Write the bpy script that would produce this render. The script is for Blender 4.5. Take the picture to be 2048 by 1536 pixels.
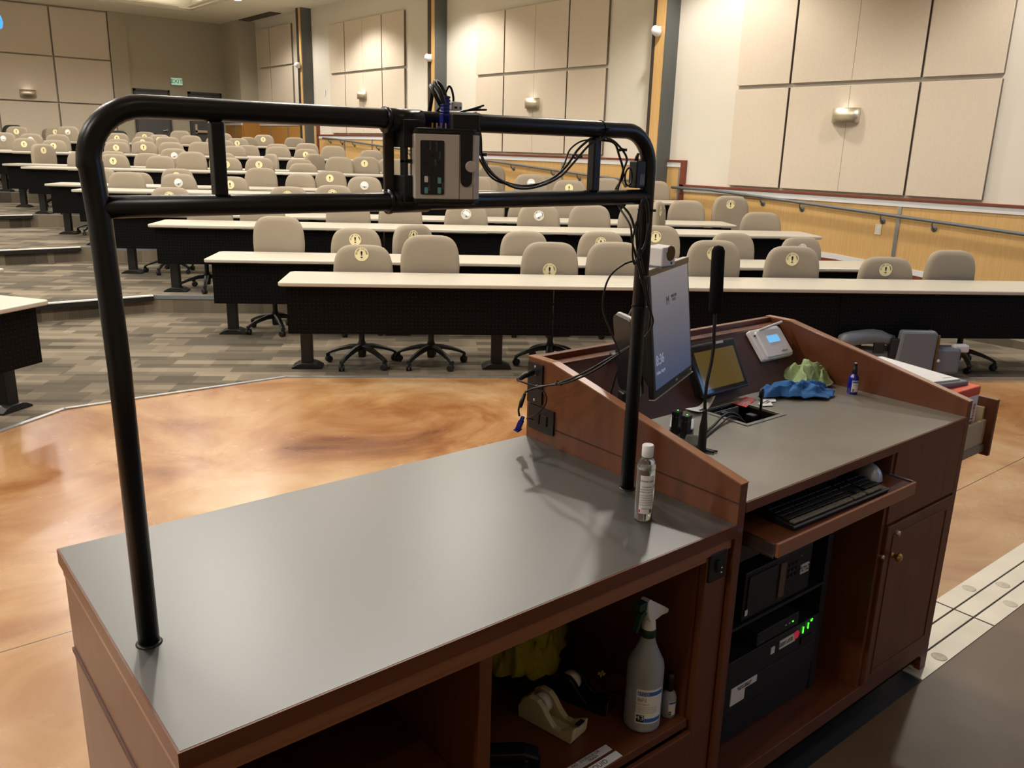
import bpy, bmesh, math, random
from mathutils import Vector, Matrix
R = math.radians
rnd = random.Random(7)
for o in list(bpy.data.objects): bpy.data.objects.remove(o)
S = bpy.context.scene
col = S.collection

# ------------------------------------------------------------ camera
CAM = (-0.282544585, -1.09225492, 1.76003853)
YAW, PITCH, ROLL, FPX = 0.684338902, -0.273282998, 0.0272682560, 1675.33979
fw = Vector((math.sin(YAW)*math.cos(PITCH), math.cos(YAW)*math.cos(PITCH), math.sin(PITCH)))
rt = Vector((math.cos(YAW), -math.sin(YAW), 0)); up = rt.cross(fw)
r2 = rt*math.cos(ROLL)+up*math.sin(ROLL); u2 = up*math.cos(ROLL)-rt*math.sin(ROLL)
cd = bpy.data.cameras.new('camera'); cam = bpy.data.objects.new('camera', cd); col.objects.link(cam)
cam.matrix_world = Matrix(((r2.x, u2.x, -fw.x, CAM[0]), (r2.y, u2.y, -fw.y, CAM[1]), (r2.z, u2.z, -fw.z, CAM[2]), (0, 0, 0, 1)))
cd.sensor_fit = 'HORIZONTAL'; cd.sensor_width = 36; cd.lens = FPX/2048*36; cd.clip_start = .05; cd.clip_end = 100
S.camera = cam

# ------------------------------------------------------------ world, exposure
w = bpy.data.worlds.new('world'); S.world = w; w.use_nodes = True
w.node_tree.nodes['Background'].inputs[0].default_value = (.8, .85, 1, 1)
w.node_tree.nodes['Background'].inputs[1].default_value = .05
S.view_settings.view_transform = 'Standard'; S.view_settings.look = 'None'
S.view_settings.gamma = 1; S.view_settings.use_curve_mapping = False
S.view_settings.exposure = -0.03
LAMP_W = 330; WASH_W = 430; UPLIGHT_W = 22; STAGE_FILL_W = 60; LCOL = (1, .945, .86)

# ------------------------------------------------------------ helpers
def lin(c):
    f = lambda v: (v/255/12.92) if v/255 <= .04045 else ((v/255+.055)/1.055)**2.4
    return (f(c[0]), f(c[1]), f(c[2]), 1)
MATS = {}
def mat(name, c, rough=.5, metal=0, noise=0, nscale=20, bump=0, bscale=60, spec=.5, emit=None, es=0, trans=0, stretch=None, c2=None, coat=0):
    m = bpy.data.materials.new(name); MATS[name] = m; m.use_nodes = True
    nt = m.node_tree; b = nt.nodes['Principled BSDF']
    b.inputs['Roughness'].default_value = rough; b.inputs['Metallic'].default_value = metal
    b.inputs['Specular IOR Level'].default_value = spec
    b.inputs['Transmission Weight'].default_value = trans
    b.inputs['Coat Weight'].default_value = coat; b.inputs['Coat Roughness'].default_value = .38 if coat > .55 else .12
    C = lin(c); b.inputs['Base Color'].default_value = C
    if emit: b.inputs['Emission Color'].default_value = lin(emit); b.inputs['Emission Strength'].default_value = es
    if noise or c2 or bump:
        tc = nt.nodes.new('ShaderNodeTexCoord'); mp = nt.nodes.new('ShaderNodeMapping')
        nt.links.new(tc.outputs['Object'], mp.inputs['Vector'])
        if stretch: mp.inputs['Scale'].default_value = stretch
    if noise or c2:
        n = nt.nodes.new('ShaderNodeTexNoise'); n.inputs['Scale'].default_value = nscale; n.inputs['Detail'].default_value = 5
        nt.links.new(mp.outputs[0], n.inputs['Vector'])
        r = nt.nodes.new('ShaderNodeValToRGB'); D = lin(c2) if c2 else tuple(x*(1-noise) for x in C[:3])+(1,)
        r.color_ramp.elements[0].position = .3; r.color_ramp.elements[1].position = .7
        r.color_ramp.elements[0].color = D; r.color_ramp.elements[1].color = C
        nt.links.new(n.outputs['Fac'], r.inputs['Fac']); nt.links.new(r.outputs[0], b.inputs['Base Color'])
    if bump:
        n2 = nt.nodes.new('ShaderNodeTexNoise'); n2.inputs['Scale'].default_value = bscale; n2.inputs['Detail'].default_value = 3
        nt.links.new(mp.outputs[0], n2.inputs['Vector'])
        bp = nt.nodes.new('ShaderNodeBump'); bp.inputs['Strength'].default_value = bump; bp.inputs['Distance'].default_value = .01
        nt.links.new(n2.outputs['Fac'], bp.inputs['Height']); nt.links.new(bp.outputs[0], b.inputs['Normal'])
    return m

class MB:
    def __init__(s): s.bm = bmesh.new()
    def box(s, x0, x1, y0, y1, z0, z1, M=None):
        v = [s.bm.verts.new(p if M is None else M @ Vector(p)) for p in
             [(x0,y0,z0),(x1,y0,z0),(x1,y1,z0),(x0,y1,z0),(x0,y0,z1),(x1,y0,z1),(x1,y1,z1),(x0,y1,z1)]]
        for f in ((0,3,2,1),(4,5,6,7),(0,1,5,4),(1,2,6,5),(2,3,7,6),(3,0,4,7)): s.bm.faces.new([v[i] for i in f])
        return s
    def prism(s, pts, a, b, ax='z', M=None):
        def P(p, h):
            q = {'z': (p[0], p[1], h), 'y': (p[0], h, p[1]), 'x': (h, p[0], p[1])}[ax]
            return Vector(q) if M is None else M @ Vector(q)
        A = [s.bm.verts.new(P(p, a)) for p in pts]; B = [s.bm.verts.new(P(p, b)) for p in pts]; n = len(pts)
        s.bm.faces.new(A); s.bm.faces.new(B[::-1])
        for i in range(n): s.bm.faces.new([A[i], B[i], B[(i+1) % n], A[(i+1) % n]])
        bmesh.ops.recalc_face_normals(s.bm, faces=s.bm.faces)
        return s
    def tube(s, path, r, n=10, smooth=0, cap=True):
        P = [Vector(p) for p in path]
        if smooth:
            Q = []
            for i in range(len(P)-1):
                a, b, c, d = P[max(i-1, 0)], P[i], P[i+1], P[min(i+2, len(P)-1)]
                for k in range(smooth):
                    t = k/smooth
                    Q.append(.5*((2*b)+(c-a)*t+(2*a-5*b+4*c-d)*t*t+(3*b-a-3*c+d)*t**3))
            P = Q+[P[-1]]
        rs = r if isinstance(r, (list, tuple)) else [r]*len(P)
        if len(rs) != len(P): rs = [rs[min(int(i*(len(rs)-1)/(len(P)-1)+.5), len(rs)-1)] for i in range(len(P))]
        T = (P[1]-P[0]).normalized(); N = T.orthogonal().normalized(); rings = []
        for i, p in enumerate(P):
            t = ((P[i+1]-P[i]).normalized() if i == 0 else (P[i]-P[i-1]).normalized() if i == len(P)-1 else ((P[i+1]-P[i]).normalized()+(P[i]-P[i-1]).normalized()).normalized())
            N = (N-t*N.dot(t)).normalized(); B = t.cross(N)
            k = 1
            if 0 < i < len(P)-1:
                k = 1/max(.5, t.dot((P[i]-P[i-1]).normalized()))
            rings.append([s.bm.verts.new(p+(N*math.cos(a)+B*math.sin(a))*rs[i]*k) for a in [2*math.pi*j/n for j in range(n)]])
        for A, B2 in zip(rings, rings[1:]):
            for j in range(n): s.bm.faces.new([A[j], A[(j+1) % n], B2[(j+1) % n], B2[j]])
        if cap: s.bm.faces.new(rings[0][::-1]); s.bm.faces.new(rings[-1])
        return s
    def lathe(s, prof, n=20, M=None, a0=0, a1=2*math.pi):
        M = M or Matrix(); full = abs(a1-a0-2*math.pi) < 1e-6; N = n if full else n+1; rings = []
        for r, z in prof:
            if r < 1e-6: rings.append([s.bm.verts.new(M @ Vector((0, 0, z)))]*N)
            else: rings.append([s.bm.verts.new(M @ Vector((r*math.cos(a0+(a1-a0)*j/n), r*math.sin(a0+(a1-a0)*j/n), z))) for j in range(N)])
        for A, B in zip(rings, rings[1:]):
            for j in range(n):
                q = [A[j], A[(j+1) % N], B[(j+1) % N], B[j]]; u = []
                for v in q:
                    if v not in u: u.append(v)
                if len(u) > 2: s.bm.faces.new(u)
        return s
    def grid(s, f, nu, nv, thick=0):
        g = [[s.bm.verts.new(f(i/nu, j/nv)) for j in range(nv+1)] for i in range(nu+1)]
        for i in range(nu):
            for j in range(nv): s.bm.faces.new([g[i][j], g[i+1][j], g[i+1][j+1], g[i][j+1]])
        return s
    def mesh(s, name, material, smooth=False):
        bmesh.ops.recalc_face_normals(s.bm, faces=s.bm.faces); me = bpy.data.meshes.new(name); s.bm.to_mesh(me); s.bm.free(); me.materials.append(material)
        if smooth:
            for p in me.polygons: p.use_smooth = True
        return me

def link(name, me, parent=None, loc=None, rz=None, rot=None):
    o = bpy.data.objects.new(name, me); col.objects.link(o)
    if parent: o.parent = parent
    if loc: o.location = loc
    if rz is not None: o.rotation_euler = (0, 0, rz)
    if rot: o.rotation_euler = rot
    return o
def obj(name, mb, m, parent=None, bevel=0, smooth=False, sub=0, solid=0, seg=2, **k):
    o = link(name, mb.mesh(name, m, smooth), parent, **k)
    if solid:
        d = o.modifiers.new('solid', 'SOLIDIFY'); d.thickness = solid; d.offset = 0
    if bevel:
        d = o.modifiers.new('bevel', 'BEVEL'); d.width = bevel; d.segments = seg; d.limit_method = 'ANGLE'; d.angle_limit = R(40)
    if sub:
        d = o.modifiers.new('sub', 'SUBSURF'); d.levels = sub; d.render_levels = sub
    if smooth and not sub:
        for e in []: pass
    return o
def sharp(o, ang=35):
    o.data.set_sharp_from_angle(angle=R(ang)); return o
def thing(name, label, cat, loc=(0,0,0), rz=0, group=None, rot=None):
    o = bpy.data.objects.new(name, None); col.objects.link(o); o.empty_display_size = .1
    o.location = loc; o.rotation_euler = rot or (0, 0, rz)
    return tag(o, label, cat, group)
def tag(o, label, cat, group=None):
    o['label'] = label; o['category'] = cat
    if group: o['group'] = group
    return o
def struct(name, mb, m, **k):
    o = obj(name, mb, m, **k); o['kind'] = 'structure'; return o
def B(*a): return MB().box(*a)
def text(s, size, m, name='lettering', parent=None, loc=(0,0,0), rot=(0,0,0), align='CENTER', depth=0.0003, M=None, sx=1):
    c = bpy.data.curves.new('t', 'FONT'); c.body = s; c.size = size; c.align_x = align; c.align_y = 'CENTER'; c.extrude = depth; c.space_line = .9
    t = bpy.data.objects.new('t', c); col.objects.link(t)
    dg = bpy.context.evaluated_depsgraph_get(); me = bpy.data.meshes.new_from_object(t.evaluated_get(dg))
    bpy.data.objects.remove(t); bpy.data.curves.remove(c)
    me.materials.clear(); me.materials.append(m); me.name = name
    if sx != 1: me.transform(Matrix.Diagonal((sx, 1, 1, 1)))
    if M: me.transform(M)
    if name is None: return me
    return link(name, me, parent, loc=loc, rot=rot)
def join(meshes, m, name):
    bm = bmesh.new()
    for me in meshes: bm.from_mesh(me); bpy.data.meshes.remove(me)
    out = bpy.data.meshes.new(name); bm.to_mesh(out); bm.free(); out.materials.append(m); return out
def copy_tree(o, parent=None):
    c = o.copy(); col.objects.link(c); c.parent = parent
    for ch in list(o.children): copy_tree(ch, c)
    return c
def clear_props(o):
    for k in ('label', 'category', 'group'):
        if k in o: del o[k]

# ------------------------------------------------------------ materials
mat('wall paint', (228, 221, 207), .85, noise=.03, nscale=2)
mat('ceiling paint', (240, 234, 216), .9, noise=.02, nscale=2)
mat('back wall paint', (186, 177, 156), .85)
mat('fabric panel', (226, 212, 193), .95, noise=.07, nscale=120, bump=.25, bscale=500, spec=.1, stretch=(1, 1, .25))
mat('panel shade and seam', (120, 108, 94), .9)  # shade painted on the panel sides; also colours the fabric seams
mat('grey column paint', (92, 94, 92), .6)
mat('dark bronze', (58, 48, 44), .5)
mat('maple', (220, 180, 120), .38, c2=(208, 166, 104), nscale=9, stretch=(6, 6, .35))
mat('maple backwall', (196, 142, 72), .4, c2=(184, 130, 62), nscale=9, stretch=(6, 6, .35))
mat('aluminium', (176, 178, 180), .35, .75)
mat('cap white', (226, 226, 226), .4)
mat('cherry trim', (124, 62, 42), .4)
mat('rail paint', (104, 108, 110), .45)
mat('nickel', (228, 220, 198), .42, 1, noise=.08, nscale=30, stretch=(1, 1, 12))
mat('taupe upholstery', (156, 144, 126), .8, noise=.05, nscale=200, bump=.12, bscale=900, spec=.25)
mat('black upholstery', (30, 28, 28), .8)
mat('black plastic', (20, 20, 21), .42)
mat('black metal', (13, 13, 14), .5)
mat('laminate top', (192, 185, 170), .34, noise=.03, nscale=60)
mat('sticker yellow', (250, 236, 184), .45)
mat('sticker white', (240, 236, 226), .5)
mat('navy ink', (34, 36, 62), .6)
mat('brown ink', (120, 96, 60), .6)
mat('cherry wood', (110, 62, 34), .38, c2=(97, 52, 27), nscale=7, stretch=(5, 5, .5), coat=.15)
mat('cherry wood flat', (108, 60, 34), .38, c2=(95, 50, 27), nscale=7, stretch=(.5, 5, 5), coat=.15)
mat('cherry edge', (150, 98, 68), .3, coat=.3)
mat('dark interior', (58, 30, 20), .6)
mat('maroon laminate', (78, 46, 42), .5, noise=.08, nscale=40)
mat('black laminate', (54, 53, 51), .37, noise=.12, nscale=3, spec=1.0, coat=.6)
mat('grey laminate', (112, 108, 96), .35, noise=.05, nscale=80, spec=1.0, coat=.8)
mat('powder coat', (10, 12, 18), .32, spec=.45)
mat('cable black', (12, 12, 13), .4)
mat('vga blue', (26, 34, 132), .35)
mat('steel', (180, 180, 182), .3, 1)
mat('brass', (196, 160, 96), .25, 1)
mat('silver plastic', (204, 196, 190), .4, .1)
mat('grey plastic', (112, 116, 122), .5)
mat('light plastic', (212, 212, 216), .4)
mat('white plastic', (236, 236, 240), .3)
mat('white paper', (232, 232, 232), .7)
mat('ink', (30, 30, 36), .6)
mat('grey ink', (120, 120, 124), .6)
mat('teal key', (110, 170, 170), .5)
mat('panel navy', (28, 30, 40), .4)
mat('clear plastic', (235, 238, 240), .06, trans=.95, spec=.5)
mat('clear liquid', (235, 240, 240), .02, trans=.97)
mat('frosted plastic', (176, 184, 192), .35, trans=.25)
mat('label blue', (44, 108, 190), .5)
mat('red', (200, 40, 40), .5)
mat('pink red', (230, 50, 90), .5, emit=(230, 50, 90), es=.25)
mat('orange', (226, 92, 60), .5)
mat('cobalt glass', (22, 26, 150), .08, spec=.7, noise=.2, nscale=10)
mat('green cloth', (168, 190, 140), .95, noise=.08, nscale=60, bump=.3, bscale=300)
mat('blue cloth', (58, 112, 178), .95, noise=.12, nscale=60, bump=.3, bscale=300)
mat('yellow cloth', (170, 158, 50), .95, noise=.15, nscale=60, bump=.3, bscale=300)
mat('beige plastic', (198, 188, 152), .5)
mat('dark green', (20, 60, 40), .5)
mat('light wood', (205, 184, 150), .5, noise=.08, nscale=8, stretch=(.3, 3, 3))
mat('rack black', (15, 15, 16), .55)
mat('rack panel', (26, 27, 30), .5)
mat('green led', (60, 255, 60), .5, emit=(60, 255, 40), es=4)
mat('lamp lens', (255, 244, 220), .4, emit=(255, 226, 180), es=30)
mat('molding brown', (84, 42, 24), .5)
mat('blue lens', (40, 110, 255), .2, emit=(40, 110, 255), es=2.5)
mat('exit sign green', (190, 225, 200), .5, emit=(170, 225, 190), es=.5)
mat('door grey', (84, 84, 86), .5)
mat('door frame grey', (66, 64, 66), .5)
mat('outlet ivory', (236, 224, 190), .4)
mat('duct grille', (84, 80, 70), .8)
mat('amber glass', (92, 68, 34), .25)
mat('gold metal', (180, 150, 60), .3, 1)
mat('lcd', (120, 190, 240), .3, emit=(110, 190, 245), es=.7)

def custom(name, build, rough=.5, spec=.5):
    m = bpy.data.materials.new(name); m.use_nodes = True; MATS[name] = m
    nt = m.node_tree; b = nt.nodes['Principled BSDF']; b.inputs['Roughness'].default_value = rough; b.inputs['Specular IOR Level'].default_value = spec
    build(nt, b); return m
def N(nt, t, **k):
    n = nt.nodes.new(t)
    for a, v in k.items():
        if a in n.inputs: n.inputs[a].default_value = v
        else: setattr(n, a, v)
    return n
def carpet_nodes(ang):
    def f(nt, b):
        tc = N(nt, 'ShaderNodeTexCoord'); mp = N(nt, 'ShaderNodeMapping'); mp.inputs['Rotation'].default_value = (0, 0, ang)
        nt.links.new(tc.outputs['Object'], mp.inputs[0])
        def brick(w, h, off, loc):
            m2 = N(nt, 'ShaderNodeMapping'); m2.inputs['Location'].default_value = loc
            nt.links.new(mp.outputs[0], m2.inputs[0])
            k = N(nt, 'ShaderNodeTexBrick', Scale=1.0); k.inputs['Brick Width'].default_value = w; k.inputs['Row Height'].default_value = h
            k.inputs['Mortar Size'].default_value = 0; k.inputs['Bias'].default_value = 0; k.offset = off; k.squash = 1
            k.inputs['Color1'].default_value = (0, 0, 0, 1); k.inputs['Color2'].default_value = (1, 1, 1, 1)
            nt.links.new(m2.outputs[0], k.inputs['Vector']); return k
        k1 = brick(.5, .125, .5, (0, 0, 0)); k2 = brick(.31, .25, .33, (.21, .07, 0))
        mx = N(nt, 'ShaderNodeMix', data_type='FLOAT'); mx.inputs[0].default_value = .4
        nt.links.new(k1.outputs[0], mx.inputs[2]); nt.links.new(k2.outputs[0], mx.inputs[3])
        r = N(nt, 'ShaderNodeValToRGB'); e = r.color_ramp.elements
        e[0].position = 0; e[0].color = lin((80, 74, 65)); e[1].position = 1; e[1].color = lin((158, 145, 125))
        x = e.new(.35); x.color = lin((106, 98, 85)); x = e.new(.6); x.color = lin((129, 118, 102))
        nt.links.new(mx.outputs[0], r.inputs[0])
        wv = N(nt, 'ShaderNodeTexWave', Scale=28.0, Distortion=1.0); nt.links.new(mp.outputs[0], wv.inputs[0]); wv.bands_direction = 'Y'
        n = N(nt, 'ShaderNodeTexNoise', Scale=220.0); nt.links.new(mp.outputs[0], n.inputs[0])
        m3 = N(nt, 'ShaderNodeMix', data_type='RGBA', blend_type='MULTIPLY'); m3.inputs[0].default_value = .16
        nt.links.new(r.outputs[0], m3.inputs[6]); nt.links.new(wv.outputs[0], m3.inputs[7])
        m4 = N(nt, 'ShaderNodeMix', data_type='RGBA', blend_type='MULTIPLY'); m4.inputs[0].default_value = .35
        nt.links.new(m3.outputs[2], m4.inputs[6]); nt.links.new(n.outputs[0], m4.inputs[7])
        nt.links.new(m4.outputs[2], b.inputs['Base Color'])
        bp = N(nt, 'ShaderNodeBump', Strength=.4, Distance=.004); nt.links.new(n.outputs[0], bp.inputs['Height']); nt.links.new(bp.outputs[0], b.inputs['Normal'])
    return f
custom('carpet', carpet_nodes(R(33.8)), .95, .1)
def concrete(cs, seams, rough):
    def f(nt, b):
        tc = N(nt, 'ShaderNodeTexCoord'); n = N(nt, 'ShaderNodeTexNoise', Scale=1.1, Detail=8.0, Roughness=.6, Distortion=.7)
        nt.links.new(tc.outputs['Object'], n.inputs[0])
        r = N(nt, 'ShaderNodeValToRGB'); e = r.color_ramp.elements
        e[0].position = .28; e[0].color = lin(cs[0]); e[1].position = .74; e[1].color = lin(cs[3])
        x = e.new(.42); x.color = lin(cs[1]); x = e.new(.56); x.color = lin(cs[2])
        nt.links.new(n.outputs[0], r.inputs[0]); last = r.outputs[0]
        if seams:
            sp = N(nt, 'ShaderNodeSeparateXYZ'); nt.links.new(tc.outputs['Object'], sp.inputs[0])
            for ax, v in seams:
                c = N(nt, 'ShaderNodeMath', operation='COMPARE'); nt.links.new(sp.outputs[ax], c.inputs[0]); c.inputs[1].default_value = v; c.inputs[2].default_value = .003
                mx = N(nt, 'ShaderNodeMix', data_type='RGBA'); mx.inputs[7].default_value = lin((70, 42, 28))
                nt.links.new(c.outputs[0], mx.inputs[0]); nt.links.new(last, mx.inputs[6]); last = mx.outputs[2]
        nt.links.new(last, b.inputs['Base Color'])
        n2 = N(nt, 'ShaderNodeTexNoise', Scale=3.0, Detail=4.0); nt.links.new(tc.outputs['Object'], n2.inputs[0])
        mr = N(nt, 'ShaderNodeMapRange'); mr.inputs[3].default_value = rough-.06; mr.inputs[4].default_value = rough+.1
        nt.links.new(n2.outputs[0], mr.inputs[0]); nt.links.new(mr.outputs[0], b.inputs['Roughness'])
    return f
custom('stained concrete', concrete([(100, 54, 26), (144, 96, 54), (172, 132, 88), (192, 164, 126)], [(1, 2.035), (1, .695)], .24), .3, .8)
custom('stage concrete', concrete([(84, 64, 42), (94, 72, 48), (102, 80, 56), (112, 90, 64)], None, .4), .45, .4)
def perf(nt, b):
    b.inputs['Base Color'].default_value = lin((7, 6, 6))
    tc = N(nt, 'ShaderNodeTexCoord'); mp = N(nt, 'ShaderNodeVectorMath', operation='MULTIPLY'); mp.inputs[1].default_value = (33, 0, 33)
    nt.links.new(tc.outputs['Object'], mp.inputs[0])
    fr = N(nt, 'ShaderNodeVectorMath', operation='FRACTION'); nt.links.new(mp.outputs[0], fr.inputs[0])
    ds = N(nt, 'ShaderNodeVectorMath', operation='DISTANCE'); ds.inputs[1].default_value = (.5, 0, .5); nt.links.new(fr.outputs[0], ds.inputs[0])
    lt = N(nt, 'ShaderNodeMath', operation='LESS_THAN'); lt.inputs[1].default_value = .13; nt.links.new(ds.outputs['Value'], lt.inputs[0])
    mx = N(nt, 'ShaderNodeMix', data_type='RGBA'); mx.inputs[6].default_value = lin((7, 6, 6)); mx.inputs[7].default_value = lin((40, 36, 33))
    nt.links.new(lt.outputs[0], mx.inputs[0]); nt.links.new(mx.outputs[2], b.inputs['Base Color'])
custom('perforated steel', perf, .6, .12)
def screen_nodes(nt, b):
    tc = N(nt, 'ShaderNodeTexCoord'); sp = N(nt, 'ShaderNodeSeparateXYZ'); nt.links.new(tc.outputs['Generated'], sp.inputs[0])
    r = N(nt, 'ShaderNodeValToRGB'); e = r.color_ramp.elements
    e[0].position = 0; e[0].color = lin((62, 74, 104)); e[1].position = 1; e[1].color = lin((128, 124, 128))
    x = e.new(.55); x.color = lin((96, 98, 110))
    nt.links.new(sp.outputs[2], r.inputs[0]); b.inputs['Base Color'].default_value = (.01, .01, .01, 1)
    nt.links.new(r.outputs[0], b.inputs['Emission Color']); b.inputs['Emission Strength'].default_value = .75
custom('monitor screen', screen_nodes, .35, .5)
M_ = MATS
# ------------------------------------------------------------ the room
TH = R(-33.8); O2 = Vector((2.333, 4.916)); E1 = Vector((math.cos(TH), math.sin(TH))); E2 = Vector((-E1.y, E1.x))
def W(a, b, z=0): p = O2+E1*a+E2*b; return Vector((p.x, p.y, z))
RISE = .187
TRIM = [0]
def trim(mb, m, **k): TRIM[0] += 1; return struct('trim_%d' % TRIM[0], mb, m, **k)

struct('floor', B(-6.6, 9.6, .2, 12, -.1, 0), M_['stained concrete'])
struct('floor', B(-6.6, 9.6, -4, -.035, -.1, 0), M_['stage concrete'])
struct('floor', MB().prism([tuple(W(0, 0)[:2]), (.77, 4.96), (-6.6, .02), (-6.6, 24), (9.8, 24), (9.8, -.08)], -.05, .006), M_['carpet'])
for k in range(1, 6):
    b = 2.54*k; Y = 8.017+3.05*(k-1); p = W(8.745-.669*b, b)
    if k < 5: right = [(9.6, p.y), (9.6, 24)]
    else: right = [(9.6, p.y), (9.6, 24)]
    struct('floor', MB().prism([(2.262-.004*k, Y), (.77, Y+.06), (-6.6, Y-4.85)]+[(-6.6, 24)]+right[::-1], RISE*(k-1)-.02, RISE*k), M_['carpet'])
    # step nosings: light strip over a black tread edge across the aisle, plain grey one along the rows
    n = trim(MB().box(.78, 2.262, -.012, .035, -.004, .008), M_['sticker white'], loc=(0, Y+.02, RISE*k), rot=(0, 0, R(-2.3)))
    n.location = (0, Y+.065, RISE*k)
    q = struct('trim_%d_tread_edge' % TRIM[0], MB().box(.78, 2.262, -.022, -.002, -.05, -.003), M_['black plastic'], loc=(0, Y+.065, RISE*k), rot=(0, 0, R(-2.3)))
    q.name = 'trim_edge'; q.name = 'trim_%d' % (TRIM[0]+40)
    L = 8.745-.669*b+.69*b
    trim(MB().box(0, L, -.012, .03, -.035, .004), M_['grey plastic'], loc=tuple(W(-.70*b, b, RISE*k)), rz=TH)
# metal edge between carpet and concrete
def edge_strip(a, b):
    a = Vector(a); b = Vector(b); d = b-a
    trim(MB().box(0, d.length, -.03, .004, 0, .009), M_['aluminium'], loc=(a.x, a.y, 0), rz=math.atan2(d.y, d.x))
edge_strip((.77, 4.96), (2.333, 4.916)); edge_strip(W(0, 0)[:2], W(8.6, 0)[:2]); edge_strip((-6.5, .08), (.77, 4.96))
# side ramp along the right wall
zr = [(.5, 0), (3.5, .155), (5.2, .27), (6.7, .385), (9.0, .46), (12.2, .64), (15.5, .83), (18.4, .935), (22.5, .94)]
mb = MB()
for (y0, z0), (y1, z1) in zip(zr, zr[1:]):
    v = [mb.bm.verts.new(p) for p in ((8.62, y0, z0+.007), (9.6, y0, z0+.007), (9.6, y1, z1+.007), (8.62, y1, z1+.007), (8.62, y0, -.01), (8.62, y1, -.01))]
    mb.bm.faces.new(v[:4]); mb.bm.faces.new([v[0], v[3], v[5], v[4]])
struct('floor', mb, M_['carpet'])
# expansion track in the floor
def track(x0, x1, m, mg):
    t = trim(MB().box(x0, x1, -.035, .038, -.02, .003).box(x0, x1, .046, .116, -.02, .003).box(x0, x1, .124, .2, -.02, .003), m)
    g = obj('groove', MB().box(x0, x1, -.035, .2, -.02, -.003), mg, t); return t
mat('track metal', (214, 208, 192), .4, .25, noise=.12, nscale=6)
mat('track bolt', (200, 192, 174), .5, .2, noise=.25, nscale=90)
mat('track dark', (34, 38, 44), .5, noise=.2, nscale=6)
tr = track(2.478, 9.6, M_['track metal'], M_['dark bronze'])
track(-6.6, 2.47, M_['track dark'], M_['rack black'])
obj('joint', MB().box(3.058, 3.066, -.035, .2, .0028, .0036), M_['dark interior'], tr)
for x, y in ((3.291, .159), (3.298, -.003), (2.669, -.004), (3.444, .084), (3.95, .159), (3.96, -.003)):
    obj('bolt', MB().lathe([(0, .0045), (.024, .0045), (.026, .0042), (.028, .003)], 24, Matrix.Translation((x, y, 0))), M_['track bolt'], tr, smooth=True)

# walls
struct('wall_right', B(9.6, 9.7, -4, 22.5, -.05, 5.4), M_['wall paint'])
struct('wall_right', MB().box(9.1, 9.7, 22.5, 23.8, 0, 5.4), M_['back wall paint'])
struct('wall_back', MB().box(-6.6, 9.2, 23.7, 23.8, 0, 5.4), M_['back wall paint'])
trim(MB().box(6.13, 6.55, 23.62, 23.7, 0, 4.9), M_['back wall paint'])
struct('wall_left', B(-6.7, -6.6, -4, 23.8, -.05, 5.4), M_['wall paint'])
struct('wall_front', B(-6.7, 9.7, -4.1, -4, -.05, 5.4), M_['back wall paint'])
TX0, TX1, TY0, TY1 = -4.7, 7.73, 7.5, 21.9
struct('ceiling', MB().box(-6.7, TX0, -4, 23.8, 4.9, 5.4).box(TX1, 9.7, -4, 23.8, 4.9, 5.4).box(TX0, TX1, -4, TY0, 4.9, 5.4).box(TX0, TX1, TY1, 23.8, 4.9, 5.4), M_['ceiling paint'])
struct('ceiling', B(TX0-.1, TX1+.1, TY0-.1, TY1+.1, 5.28, 5.38), M_['ceiling paint'])
trim(MB().box(TX1-.09, TX1-.002, TY0, TY1, 4.93, 4.99).box(TX0, TX1, TY1-.09, TY1-.002, 4.93, 4.99), M_['ceiling paint'])
g = tag(obj('ceiling_vent', MB().box(9.1, 9.4, 20.35, 22.38, 4.88, 4.897), M_['duct grille']), 'long dark grille set in the ceiling beside the back corner', 'vent')

# columns of the right wall: grey side face, maple inlay, bronze edge
def column(y, z1=4.9):
    c = struct('trim_%d' % (TRIM[0]+1), B(9.335, 9.6, y, y+.24, 0, z1), M_['grey column paint']); TRIM[0] += 1
    obj('inlay', B(9.322, 9.336, y+.025, y+(.19 if y < 9 else .13), 0, z1), M_['maple'], c)
    obj('edge', B(9.315, 9.336, y+(.19 if y < 9 else .13), y+.245, 0, z1), M_['dark bronze'], c)
for y in (7.47, 13.3, 19.1): column(y)

# wainscot
def wains(y0, y1, ztop, stiles, zb, end=None, X=9.6, m='maple'):
    t = struct('trim_%d' % (TRIM[0]+1), B(X-.03, X, y0, y1, 0, ztop-.10), M_[m]); TRIM[0] += 1
    obj('cap_rail', B(X-.06, X, y0, y1, ztop-.03, ztop), M_['cherry trim'], t, bevel=.004)
    obj('white_band', B(X-.045, X, y0, y1, ztop-.10, ztop-.03), M_['cap white'], t)
    for s in stiles: obj('stile', B(X-.042, X-.029, s-.022, s+.022, 0, ztop-.10), M_['aluminium'], t)
    if zb:
        mb = MB(); mc = MB()
        for (ya, za), (yb, zb2) in zip(zb, zb[1:]):
            for q, lo, hi in ((mb, .17, .235), (mc, 0, .17)):
                v = [q.bm.verts.new(p) for p in ((X-.04, ya, za+lo), (X-.04, yb, zb2+lo), (X-.04, yb, zb2+hi), (X-.04, ya, za+hi), (X-.02, ya, za+hi), (X-.02, yb, zb2+hi))]
                q.bm.faces.new(v[:4]); q.bm.faces.new([v[3], v[2], v[5], v[4]])
        obj('base_band', mb, M_['cap white'], t); obj('base_board', mc, M_['cherry trim'], t)
    if end: obj('end_board', B(X-.06, X, y0-.075, y0, 0, ztop), M_['cherry trim'], t)
    return t
wains(-4, 7.2, 1.33, (1.6, 3.86, 6.08), [(.5, 0), (3.5, .28), (4.6, .36), (7.0, .40)])
wains(7.20, 7.47, 1.67, (7.225,), None, end=True)
wains(7.71, 13.3, 1.67, (9.79, 11.9), None)
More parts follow.
